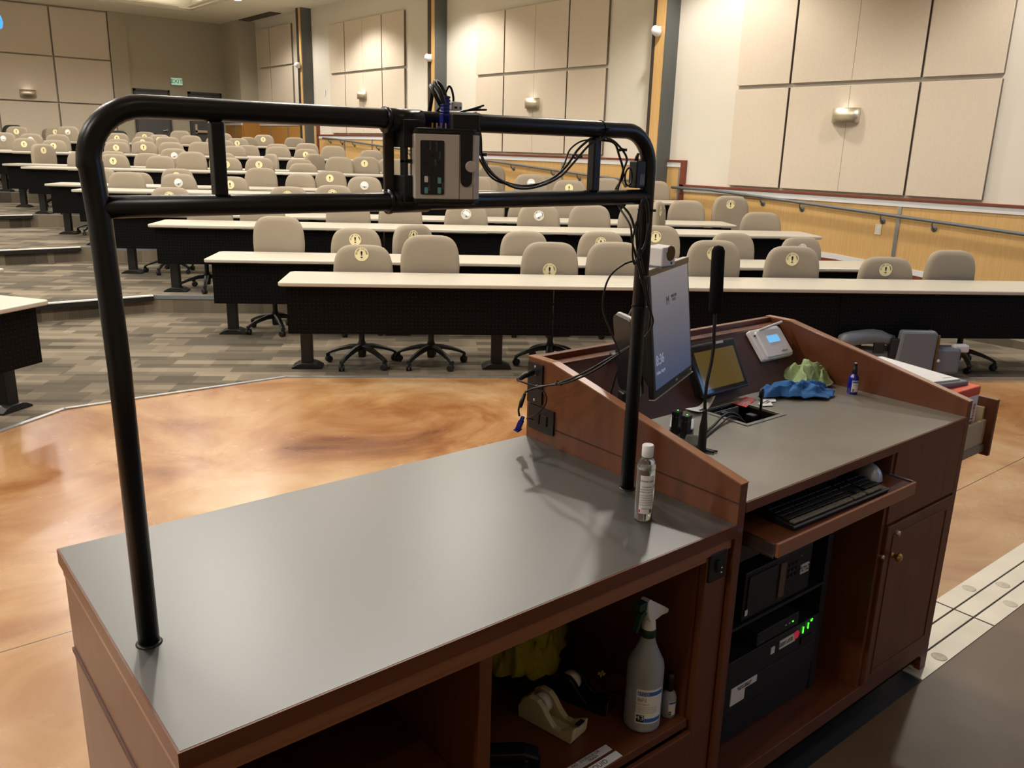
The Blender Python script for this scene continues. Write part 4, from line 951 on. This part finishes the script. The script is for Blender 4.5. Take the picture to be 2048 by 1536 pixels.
# ------------------------------------------------------------ monitor
MW, MH = .385, .367
mon = thing('computer_monitor', 'black framed computer monitor turned sideways above the lectern', 'monitor', (1.475+.5*MW*math.cos(.411), .42+.5*MW*math.sin(.411), 1.084), .411)
tl = thing_ = None
pan = obj('screen_housing', MB().box(-MW/2, MW/2, 0, .018, 0, MH).prism([(.018, .02), (.045, .07), (.05, .30), (.03, MH-.01), (.018, MH-.005)], -MW/2+.02, MW/2-.02, 'x'), M_['black plastic'], mon, bevel=.004, rot=(R(-7), 0, 0))
obj('bezel_trim', MB().box(-MW/2-.001, MW/2+.001, -.002, .017, MH-.001, MH+.0015).box(-MW/2-.0012, MW/2+.0012, -.002, .016, -.0025, -.0005), M_['silver plastic'], pan)
obj('top_band', B(-MW/2+.001, MW/2-.001, -.0015, 0, MH-.017, MH-.001), M_['brass band'] if 'brass band' in M_ else mat('brass band', (104, 92, 68), .35, .5), pan)
obj('screen', B(-MW/2+.016, MW/2-.016, -.0012, .001, .024, MH-.018), M_['monitor screen'], pan)
lg = text('M', .036, M_['grey ink'], 'screen_logo', pan, (-.008-.03, -.002, .262), (R(90), 0, 0))
text('MISSOURI\nSTATE', .0125, M_['grey ink'], 'screen_logo', pan, (.022, -.002, .264), (R(90), 0, 0))
mat('screen text', (170, 180, 200), .5, emit=(150, 160, 180), es=.5)
text('8:36', .042, M_['screen text'], 'screen_text', pan, (-MW/2+.025, -.002, .105), (R(90), 0, 0), align='LEFT')
text('Friday, August', .014, M_['screen text'], 'screen_text', pan, (-MW/2+.025, -.002, .07), (R(90), 0, 0), align='LEFT')
text('DELL', .010, M_['cap white'], 'maker_mark', pan, (.02, -.0012, .012), (R(90), 0, 0))
obj('power_button', B(MW/2-.028, MW/2-.018, -.0015, 0, .010, .014), M_['cap white'], pan)
for i in range(5): obj('menu_button', B(.07+.014*i, .078+.014*i, -.0012, 0, .010, .013), M_['rack panel'], pan)
obj('support_arm', MB().tube([(.03, .05, .2), (.05, .16, .2), (.06, .20, .12), (.06, .205, .056)], .013, 12), M_['black plastic'], mon, smooth=True)
obj('arm_foot', MB().lathe([(0, 0), (.03, 0), (.032, .004), (0, .008)], 24, Matrix.Translation((.06, .205, .054))), M_['black plastic'], mon, smooth=True)
# second screen back / speaker beside it
bs = thing('desk_speaker', 'slim black panel with rounded silver rim behind the right post', 'speaker', (1.535, .585, 1.04), R(68))
def rim(w2, h2, r): return rrect(w2, h2, r, 6)
obj('rim', MB().prism(rim(.071, .124, .03), -.003, .005, 'y'), M_['silver plastic'], bs, bevel=.002, loc=(0, 0, .135), rot=(R(-8), 0, 0))
obj('body', MB().prism(rim(.066, .119, .026), -.014, .016, 'y'), M_['black plastic'], bs, bevel=.003, loc=(0, 0, .135), rot=(R(-8), 0, 0))
obj('stand', B(-.02, .02, -.02, .02, -.03, .02), M_['black plastic'], bs, bevel=.004)
wc = thing('webcam_cube', 'small white cube camera with round dark lens on top of the monitor', 'camera', (1.545, .50, 1.449), R(8))
obj('body', MB().prism([(-.032, .004), (-.032, .058), (.030, .060), (.036, .004)], -.03, .03, 'y'), M_['white plastic'], wc, bevel=.004)
obj('lens', MB().lathe([(0, .0), (.021, 0), (.022, -.003)], 24, Matrix.Translation((.008, -.0315, .040)) @ Matrix.Rotation(R(90), 4, 'X')), M_['amber glass'], wc)
obj('sensor', MB().lathe([(0, .0), (.004, 0)], 12, Matrix.Translation((.014, -.0308, .013)) @ Matrix.Rotation(R(90), 4, 'X')), M_['ink'], wc)
obj('clear_foot', B(-.03, .035, -.028, .03, 0, .004), M_['grey plastic'], wc)

# ------------------------------------------------------------ things on the lectern
tp = thing('touch_panel', 'black tilted touch panel leaning on the sloped board', 'touch panel', (1.877+.13, .562, .990), .023)
tb = obj('panel_body', MB().box(-.13, .13, 0, .012, 0, .176).box(-.115, .115, .012, .045, .01, .13), M_['black plastic'], tp, bevel=.004, rot=(R(-28), 0, 0))
mat('touch glass', (24, 24, 26), .04, spec=.9)
obj('glass', B(-.122, .122, -.0004, .001, .008, .168), M_['touch glass'], tb)
mat('touch picture', (30, 26, 16), .04, emit=(110, 88, 36), es=.5, spec=1)
mat('touch picture blue', (90, 130, 180), .3, emit=(100, 150, 205), es=.7)
obj('display_picture', MB().prism([(-.108, .150), (.108, .150), (.108, .020), (-.108, .020)], -.0010, -.0004, 'y'), M_['touch picture'], tb)
obj('asset_tag', B(.02, .06, -.0025, -.001, .166, .175), M_['white paper'], tb)
th = thing('assistive_listening_base', 'white wall controller with blue display on the sloped board', 'controller', (2.306+.09, .640, 1.028), 0)
ub = obj('housing', MB().prism([(x+0, z+.066) for x, z in rrect(.090, .063, .008)], -.022, .0, 'y'), M_['white plastic'], th, bevel=.004, rot=(R(-41), 0, 0))
obj('front_face', MB().prism([(x+.004, z+.062) for x, z in rrect(.076, .055, .008)], -.032, -.0215, 'y'), M_['white plastic'], ub, bevel=.003)
obj('lcd_display', B(-.028, .040, -.0335, -.0315, .062, .090), M_['lcd'], ub)
text('williams', .012, M_['grey ink'], 'lettering', ub, (.034, -.0328, .022), (R(90), 0, 0))
obj('antenna', MB().tube([(-.05, -.03, .118), (.105, -.034, .135)], [.0055, .005], 10), M_['light plastic'], ub, smooth=True)
obj('button', B(-.082, -.07, -.0235, -.0215, .10, .106), M_['ink'], ub)
cable('power_lead', [(2.40, .636, 1.024), (2.415, .63, 1.0), (2.41, .615, .975), (2.43, .60, .957), (2.46, .60, .9555)], .0022, 'thin black lead from the white controller to the green cloth')
cable('power_lead', [(2.475, .65, 1.04), (2.50, .65, 1.01), (2.515, .63, .98), (2.51, .60, .957)], .002, 'thin black lead at the right edge of the white controller')
mic = thing('gooseneck_microphone', 'black gooseneck microphone with long foam windscreen on the lectern', 'microphone', (1.539, .29, HT))
obj('base_collar', MB().lathe([(.0125, 0), (.0125, .01), (.012, .03), (.0115, .075), (.008, .10), (.0062, .12), (.0062, .128), (0, .128)], 18), M_['black plastic'], mic, smooth=True)
obj('gooseneck', MB().tube([(0, 0, .12), (-.004, 0, .16), (-.002, 0, .21), (.008, 0, .26), (.012, 0, .31), (.008, 0, .34), (.005, 0, .40)], .0046, 10, smooth=5), M_['black metal'], mic, smooth=True)
mat('foam', (26, 27, 30), .98, spec=.1, bump=.4, bscale=500)
obj('foam_windscreen', MB().lathe([(0, 0), (.015, 0), (.0185, .004), (.0175, .09), (.0172, .165), (.012, .176), (0, .180)], 20, Matrix.Translation((.005, 0, .400)) @ Matrix.Rotation(R(-4), 4, 'Y')), M_['foam'], mic, smooth=True)
g = lambda n, pts, r, l, **k: cable(n, pts, r, l, **k)
g('loose_cable', [(1.56, .262, .957), (1.552, .29, .957), (1.566, .33, .957), (1.60, .345, .957), (1.66, .378, .958), (1.74, .405, .962), (1.81, .428, .972), (1.87, .44, .970), (1.905, .425, .95), (1.92, .42, .91)], .0042, 'grey-black cord running from the cable box past the microphone', m='cable black')
g('loose_cable', [(1.575, .262, .956), (1.565, .30, .956), (1.585, .335, .956), (1.67, .37, .956), (1.77, .405, .958), (1.85, .425, .965), (1.90, .41, .945), (1.91, .40, .905)], .003, 'thinner cord lying beside the grey cord from the cable box')
g('loose_cable', [(1.985, .415, .90), (1.985, .41, .95), (1.985, .41, .995), (1.99, .415, 1.012)], .0045, 'short cord sticking up out of the cable box')
cp = obj('cable_plug', MB().tube([(0, 0, 0), (.002, .002, .014), (.004, .003, .03)], [.007, .0085, .006], 10), M_['black plastic'], loc=(1.99, .415, 1.006), smooth=True); tag(cp, 'black plug end standing above the cable box', 'plug')
# papers
def sheet(name, pts, z, m, label, cat, bend=0, txt=None):
    o = obj(name, MB().prism(pts, z, z+.0012), M_[m]); return tag(o, label, cat)
c1 = sheet('info_card', [(2.008, .545), (2.115, .560), (2.118, .520), (2.010, .482)], HT+.001, 'red', 'red printed card by the back edge of the cable box', 'card')
text('PLEASE TURN OFF', .010, M_['cap white'], 'lettering', c1, (2.062, .535, HT+.0026), (0, 0, R(8)))
text('THE PROJECTOR', .010, M_['cap white'], 'lettering', c1, (2.062, .515, HT+.0026), (0, 0, R(8)))
c2 = sheet('note_card', [(2.058, .458), (2.075, .482), (2.15, .508), (2.175, .482), (2.15, .462), (2.13, .470), (2.10, .44)], HT+.0025, 'white paper', 'white cut note card in front of the red card', 'card')
text('HELP DESK\nX 65555', .011, M_['ink'], 'lettering', c2, (2.112, .474, HT+.0041), (0, 0, R(10)))
cu = obj('paper_note', MB().grid(lambda u, v: Vector((1.80+.13*u+.01*v, .52+.055*v+.03*u, HT+.002+.03*(2*u-1)**2*(1-.6*v)*(.4 if u < .5 else 1.2))), 14, 6), M_['white paper'], smooth=True, solid=.0006)
tag(cu, 'curled white note with writing at the foot of the sloped board', 'paper'); text('ideas  lab', .016, M_['ink'], 'lettering', cu, (1.868, .548, HT+.0045), (0, 0, R(14)))
for x, y, lb in ((1.600, .40, 'nearer black wireless pack with green light behind the left side panel'), (1.612, .445, 'farther black wireless pack with green light behind the left side panel')):
    t = thing('wireless_pack', lb, 'transmitter', (x, y, HT), R(12), 'black wireless packs')
    obj('case', B(-.014, .014, -.011, .011, 0, .055), M_['black plastic'], t, bevel=.003)
    obj('cap', B(-.0145, .0145, -.0115, .0115, .055, .07), M_['rack panel'], t, bevel=.002)
    obj('status_led', B(.002, .005, -.001, .002, .07, .0712), M_['green led'], t)
    obj('antenna', MB().tube([(-.012, 0, .05), (-.018, .004, .058), (-.019, .004, .02)], .0012, 6, smooth=3), M_['cable black'], t, smooth=True)
wb = thing('white_tray', 'white and black slim charger box behind the wireless packs', 'box', (1.665, .467, HT), R(38))
obj('lid', MB().prism(rrect(.055, .036, .016), .012, .017), M_['white plastic'], wb, bevel=.002)
obj('base', MB().prism(rrect(.052, .033, .015), 0, .0125), M_['black plastic'], wb, bevel=.002)
cpk = thing('glass_clip', 'clear grey plastic stand by the base of the microphone', 'stand', (1.575, .352, HT), R(30))
obj('body', MB().prism([(-.03, 0), (-.028, .008), (0, .026), (.02, .022), (.03, 0)], -.02, .02, 'y'), M_['grey clear'] if 'grey clear' in M_ else mat('grey clear', (150, 160, 158), .15, trans=.5), cpk, bevel=.004)

# crumpled cloths
from mathutils import noise as NZ
def cloth(name, loc, rx, ry, h, seed, m, label, rz=0):
    off = Vector((seed*3.7, seed*1.3, 0))
    def f(u, v):
        a = 2*math.pi*u; rr = v; d = Vector((math.cos(a), math.sin(a), 0))
        base = 1+.55*NZ.noise(d*1.1+off)+.22*NZ.noise(d*2.6+off)
        x = rx*rr*base*d.x; y = ry*rr*base*d.y; q = Vector((x, y, 0))
        w1 = q+Vector((NZ.noise(q*14+off), NZ.noise(q*14-off), 0))*.035
        rid = 1-abs(NZ.noise(w1*17+off))*2.6; rid2 = 1-abs(NZ.noise(w1*34-off))*2.4
        env = max(0, 1-rr**2.4)
        z = h*env*(.42+.52*max(0, rid)+.22*max(0, rid2))+.010*max(0, rid)*(rr**2)+.004
        x += .010*NZ.noise(q*40+off); y += .010*NZ.noise(q*40-off)
        return Vector((x, y, max(.002, z)))
    mb = MB(); n, k = 96, 40; g_ = [[mb.bm.verts.new(f(i/n, (j+1)/k)) for j in range(k)] for i in range(n)]; c = mb.bm.verts.new(f(0, 0))
    for i in range(n):
        q = g_[(i+1) % n]; mb.bm.faces.new([c, g_[i][0], q[0]])
        for j in range(k-1): mb.bm.faces.new([g_[i][j], g_[i][j+1], q[j+1], q[j]])
    o = obj(name, mb, M_[m], smooth=True, solid=.0025, loc=loc, rz=rz); return tag(o, label, 'cloth')
cloth('cleaning_cloth', (2.462, .545, HT+.002), .105, .085, .075, 3, 'green cloth', 'crumpled pale green cloth in the back corner of the lectern top', .3)
cloth('cleaning_cloth', (2.285, .478, HT+.002), .155, .058, .042, 8, 'blue cloth', 'crumpled blue cloth in front of the green cloth', -.45)
# bottles
def lathe_thing(n, loc, label, cat, parts, rz=0):
    t = thing(n, label, cat, loc, rz)
    for nm, pr, m in parts: sharp(obj(nm, MB().lathe(pr, 28), M_[m], t, smooth=True), 50)
    return t
def wrap_label(t, r, z0, z1, a0, a1, m, name='label_wrap'):
    return obj(name, MB().lathe([(r, z0), (r, z1)], 16, None, a0, a1), M_[m], t, smooth=True)
def wrap_text(s, size, r, z, ac, m, par, name='lettering'):
    t = text(s, size, m, name, par)
    for v in t.data.vertices:
        a = ac+v.co.x/r; rr = r+.0004+v.co.z*.2; y = v.co.y
        v.co = (rr*math.cos(a), rr*math.sin(a), z+y)
    return t
t = lathe_thing('spray_bottle', (2.478, .372, HT), 'small cobalt blue spray bottle with black pump on the lectern', 'bottle',
    [('bottle', [(0, 0), (.0165, 0), (.018, .003), (.018, .052), (.016, .062), (.009, .072), (.008, .078)], 'cobalt glass'),
     ('pump', [(.0, .112), (.0065, .112), (.0068, .096), (.0085, .094), (.009, .074), (.008, .073)], 'black plastic'), ('pump_tip', [(0, .1135), (.004, .113), (.0045, .1105), (0, .110)], 'cap white')])
ANG = math.atan2(-1.46, -2.76)
l_ = wrap_label(t, .0184, .010, .052, ANG-.2, ANG+1.25, 'white paper'); wrap_label(t, .0186, .043, .049, ANG-.1, ANG+1.15, 'label blue', 'label_stripe'); wrap_label(t, .0186, .0115, .021, ANG-.05, ANG+.35, 'ink', 'label_block')
wrap_text('43', .009, .0188, .016, ANG+.15, M_['cap white'], l_); wrap_text('GLASS', .005, .0186, .035, ANG+.5, M_['grey ink'], l_)
# clear bottle on the low cabinet
t = thing('clear_bottle', 'clear liquid bottle with white cap and printed label beside the right post', 'bottle', (1.163, .160, CH_)); t.scale = (1.1, 1.1, 1.22)
sharp(obj('bottle', MB().lathe([(0, 0), (.0175, 0), (.0205, .003), (.0205, .112), (.019, .120), (.013, .129), (.0105, .133), (.0105, .140)], 32), M_['clear plastic'], t, smooth=True), 60)
sharp(obj('liquid', MB().lathe([(0, .002), (.0170, .002), (.0192, .005), (.0192, .108), (0, .108)], 32), M_['clear liquid'], t, smooth=True), 60)
sharp(obj('cap', MB().lathe([(0, .157), (.0115, .157), (.0128, .155), (.0128, .134), (.0120, .133), (0, .133)], 32), M_['white plastic'], t, smooth=True), 50)
A2 = math.atan2(-1.25, -1.445)
l_ = wrap_label(t, .0208, .018, .098, A2-.55, A2+1.05, 'white paper')
wrap_text('Chrono Labs', .0058, .0209, .087, A2+.15, M_['ink'], l_)
for i, (zz, s) in enumerate(((.075, 'HAND SANITIZER'), (.069, 'ISOPROPYL ALCOHOL 75%'), (.064, 'ANTISEPTIC SOLUTION'), (.057, 'Directions: apply to hands and'), (.052, 'rub until dry. Keep away from fire'), (.047, 'or flame. For external use only.'), (.042, 'Keep out of reach of children.'), (.037, 'Warnings: flammable liquid.'), (.029, 'MADE IN U.S.A.'))):
    wrap_text(s, .0026 if i > 2 else .003, .0209, zz, A2+.2, M_['grey ink'], l_)
wrap_label(t, .0210, .020, .026, A2-.52, A2-.36, 'red', 'label_flag')
for i in range(7): wrap_label(t, .0210, .020, .0275, A2+.62+.045*i, A2+.645+.045*i, 'ink', 'bar_mark')
# big trigger bottle in the shelf bay
t = thing('trigger_spray_bottle', 'large frosted spray bottle with white and green trigger in the open shelf', 'bottle', (1.122, .080, .385), 0); t.scale = (1.16, 1.16, 1.0)
sharp(obj('bottle', MB().lathe([(0, 0), (.032, 0), (.038, .004), (.039, .012), (.039, .165), (.037, .180), (.028, .202), (.0195, .225), (.0155, .240), (.0145, .25)], 36), M_['frosted plastic'], t, smooth=True), 60)
obj('collar', MB().lathe([(.0155, .248), (.0165, .25), (.0165, .268), (.0155, .27)], 24), M_['dark green'], t, smooth=True)
hd = obj('trigger_head', MB().lathe([(.0150, .268), (.0135, .285), (.011, .30), (0, .30)], 20).prism([(-.012, .295), (-.020, .312), (-.026, .352), (-.018, .358), (.040, .312), (.058, .297), (.055, .288), (.030, .292), (.012, .290)], -.011, .011, 'y'), M_['white plastic'], t, bevel=.003, rz=R(8))
obj('nozzle', MB().prism([(-.052, .338), (-.026, .332), (-.024, .354), (-.05, .356)], -.009, .009, 'y').prism([(-.026, .33), (-.040, .325), (-.056, .285), (-.050, .283), (-.032, .312), (-.020, .318)], -.007, .007, 'y'), M_['dark green'], t, bevel=.002, rz=R(8))
A3 = math.atan2(-1.15, -1.39)+.25
l_ = wrap_label(t, .0394, .030, .125, A3-.62, A3+.95, 'white paper')
wrap_label(t, .0396, .108, .119, A3-.55, A3+.93, 'label blue', 'label_stripe'); wrap_label(t, .0396, .034, .054, A3-.55, A3-.12, 'ink', 'label_block'); wrap_label(t, .0396, .034, .045, A3-.11, A3+.9, 'label blue', 'label_stripe')
wrap_text('43', .018, .0398, .046, A3-.34, M_['cap white'], l_); wrap_text('BETCO', .009, .0398, .1135, A3-.3, M_['cap white'], l_)
wrap_text('BF1', .014, .0396, .096, A3-.28, M_['grey ink'], l_); wrap_text('Glass Cleaner', .005, .0396, .085, A3-.25, M_['grey ink'], l_)
for i in range(4): wrap_text('cleans glass mirrors and hard surfaces', .0032, .0396, .077-.005*i, A3-.05, M_['grey ink'], l_)
t = lathe_thing('spray_bottle', (1.200, .062, .385), 'small clear spray bottle with black cap behind the large spray bottle', 'bottle',
    [('bottle', [(0, 0), (.017, 0), (.019, .003), (.019, .052), (.016, .064), (.009, .072)], 'frosted plastic'), ('cap', [(.009, .07), (.0092, .085), (.0115, .087), (.011, .118), (.008, .122), (0, .122)], 'black plastic')])
l_ = wrap_label(t, .0194, .010, .050, A3-.25, A3+.8, 'white paper'); wrap_label(t, .0196, .042, .048, A3-.2, A3+.78, 'label blue', 'label_stripe'); wrap_label(t, .0196, .011, .021, A3-.2, A3+.2, 'ink', 'label_block')
wrap_text('43', .008, .0197, .016, A3, M_['cap white'], l_)
# tape dispensers
def dispenser(n, loc, rz, body, label, wheel='light plastic'):
    t = thing(n, label, 'tape dispenser', loc, rz)
    side = [(-.080, 0), (.080, 0), (.085, .012), (.088, .044), (.070, .036), (.048, .022), (.030, .020), (.012, .036), (-.006, .060), (-.022, .072), (-.048, .074), (-.068, .060), (-.082, .030)]
    obj('body', MB().prism(side, -.032, -.016, 'y').prism(side, .016, .032, 'y').prism([(-.080, 0), (.080, 0), (.085, .012), (.088, .044), (.075, .036), (.05, .012), (-.045, .012), (-.066, .055), (-.074, .05), (-.082, .030)], -.016, .016, 'y'), M_[body], t, bevel=.003)
    obj('tape_roll', MB().lathe([(.0145, -.010), (.026, -.010), (.026, .010), (.0145, .010), (.0145, -.010)], 28, Matrix.Translation((-.030, 0, .046)) @ Matrix.Rotation(R(90), 4, 'X')), M_['light plastic'], t, smooth=True)
    obj('hub', MB().lathe([(0, -.012), (.014, -.012), (.014, .012), (0, .012)], 20, Matrix.Translation((-.030, 0, .046)) @ Matrix.Rotation(R(90), 4, 'X')), M_[wheel], t)
    obj('cutter_blade', MB().box(.078, .090, -.014, .014, .043, .046), M_['steel'], t)
    return t
dispenser('tape_dispenser', (.937, .212, .385), R(-78), 'beige plastic', 'cream tape dispenser on the floor of the open shelf')
dd = dispenser('tape_dispenser', (1.062, .238, .385), R(-70), 'black plastic', 'black tape dispenser beside the cream one', 'rack black')
obj('front_plate', B(.086, .090, -.030, .030, .004, .042), M_['steel'], dd, bevel=.001)
cloth('cleaning_cloth', (1.03, .41, .43), .135, .075, .15, 21, 'yellow cloth', 'crumpled yellow cloth at the back of the open shelf', .2)
cr = obj('storage_box', B(.93, 1.14, .34, .52, .385, .43), M_['rack black'], bevel=.004); tag(cr, 'low black box under the yellow cloth in the open shelf', 'box')
pu = thing('hole_punch', 'black metal hole punch at the left front of the open shelf', 'hole punch', (.765, .16, .385), R(-40))
obj('base', B(-.07, .07, -.028, .028, 0, .014), M_['black plastic'], pu, bevel=.004)
obj('handle', MB().prism([(-.07, .02), (-.07, .042), (.03, .05), (.065, .038), (.065, .03), (.02, .03)], -.022, .022, 'y'), M_['black plastic'], pu, bevel=.004)
obj('spring_pin', MB().tube([(.035, -.008, .012), (.035, -.008, .034)], .006).tube([(.035, .010, .012), (.035, .010, .034)], .006), M_['steel'], pu, smooth=True)
sc = obj('paper_scrap', MB().grid(lambda u, v: Vector((.022*(u-.5), .016*(v-.5), .004+.008*abs(math.sin(5*u+3*v)))), 5, 4), M_['sticker yellow'], solid=.0005, loc=(1.175, .275, .386)); tag(sc, 'tiny crumpled yellow scrap in the shelf behind the spray bottle', 'paper')
for (x0, x1, y0, y1, s, sz, lb, tilt) in ((.845, .992, .052, .074, 'NO   STORAGE OR\n          TRASH', .0105, 'white tape label reading NO STORAGE OR TRASH on the shelf', .02), (.855, .995, .022, .044, 'LIQUID', .018, 'white tape label reading LIQUID at the shelf front', .02)):
    o = obj('tape_label', B(x0-.92, x1-.92, y0-.07, y1-.07, 0, .0006), M_['white paper'], loc=(.92, .07, .3853), rz=tilt); tag(o, lb, 'label')
    text(s, sz, M_['ink'], 'lettering', o, ((x0+x1)/2-.92, (y0+y1)/2-.07, .0008), depth=.0001)

# ------------------------------------------------------------ side drawer of the lectern with its load
dw = thing('side_drawer', 'open drawer pulled out of the right side of the lectern', 'drawer', (LX1, .06, .75))
obj('drawer_front', B(.345, .365, -.01, .50, -.03, .185), wd, dw, bevel=.002)
obj('drawer_side', B(.0, .345, .015, .027, 0, .105), M_['light wood'], dw, bevel=.001)
obj('drawer_side', B(.0, .345, .463, .475, 0, .105), M_['light wood'], dw, bevel=.001)
obj('drawer_back', B(.333, .345, .027, .463, 0, .150), M_['light wood'], dw, bevel=.001)
obj('drawer_bottom', B(.0, .345, .027, .463, 0, .006), M_['light wood'], dw)
obj('slide', B(.0, .335, .004, .014, -.012, .016), M_['steel'], dw); obj('slide', B(.0, .335, .476, .486, -.012, .016), M_['steel'], dw)
bx = thing('wipes_box', 'white box with orange ends standing in the open drawer', 'box', (2.760, .205, .757), R(-3))
obj('carton', B(-.115, .112, -.10, .10, .0, .195), M_['white plastic'], bx, bevel=.002)
obj('orange_top', B(-.117, .114, -.102, .102, .195, .228), M_['orange'], bx, bevel=.004)
obj('orange_base', B(-.1165, .1135, -.1015, .1015, .0, .035), M_['orange'], bx, bevel=.002)
text('tissues', .03, M_['orange'], 'lettering', bx, (.088, -.1008, .125), (R(90), R(-90), 0))
for z in (.075, .09, .105): obj('print_line', B(.03, .085, -.1006, -.1, z, z+.006), M_['grey ink'], bx)
bi = thing('ring_binder', 'grey binder with white sheets lying on the box in the drawer', 'binder', (2.715, .31, .992), R(-6), rot=(R(2), R(3), R(-8)))
obj('cover', B(-.13, .15, -.16, .17, 0, .02), M_['grey plastic'], bi, bevel=.006)
ps = obj('paper_sheets', B(-.135, .115, -.145, .18, .02, .026), M_['white paper'], bi, bevel=.001)
obj('print_line', B(.05, .10, -.12, -.116, .026, .0264), M_['grey ink'], ps)
ob = obj('eraser', B(-.03, .03, -.02, .02, 0, .02), M_['light plastic'], bevel=.004, loc=(2.70, .455, 1.020)); tag(ob, 'small white block lying on the papers behind the lectern side', 'eraser')

# ------------------------------------------------------------ grey equipment on the floor behind the lectern
ca = thing('grey_floor_scrubber', 'grey plastic machine with upright panel on the carpet below the front desk', 'machine', (6.56, 2.06, .008), R(-38)); ca.scale = (1.0, 1.0, 1.02)
obj('upright_panel', MB().prism([(-.17, 0), (-.13, .40), (.14, .40), (.17, .38), (.16, 0)], -.05, .035, 'y'), M_['grey plastic'], ca, bevel=.02)
obj('panel_edge', MB().prism([(.12, .03), (.13, .395), (.155, .40), (.175, .37), (.168, .03)], .035, .075, 'y'), M_['amber glass'], ca, bevel=.01)
obj('roller_arm', MB().tube([(-.60, -.02, .28), (-.56, .0, .31), (-.34, .05, .33), (-.16, .05, .30)], [.05, .062, .06, .045], 14, smooth=3), M_['grey plastic'], ca, smooth=True)
obj('lower_body', MB().box(-.46, -.14, .02, .22, .03, .22).box(.12, .40, -.02, .14, .04, .26), M_['grey plastic'], ca, bevel=.025)
obj('grip', MB().box(.34, .47, .0, .07, .22, .285), M_['light plastic'], ca, bevel=.015)
obj('side_plate', MB().box(-.20, -.13, -.03, .05, .17, .33).box(-.33, -.24, .0, .03, .2, .29), M_['rack panel'], ca, bevel=.01)
obj('knob', MB().lathe([(0, .012), (.012, .01), (.013, 0)], 16, Matrix.Translation((.2, -.04, .16)) @ Matrix.Rotation(R(90), 4, 'X')), M_['light plastic'], ca, smooth=True)
obj('edge_strip', B(.166, .19, -.045, .075, .03, .37), M_['amber glass'], ca, bevel=.008)
for x in (-.42, .08): obj('wheel', MB().lathe([(0, -.02), (.035, -.02), (.04, -.014), (.04, .014), (.035, .02), (0, .02)], 18, Matrix.Translation((x, .06, .04)) @ Matrix.Rotation(R(90), 4, 'X')), M_['rack black'], ca, smooth=True)
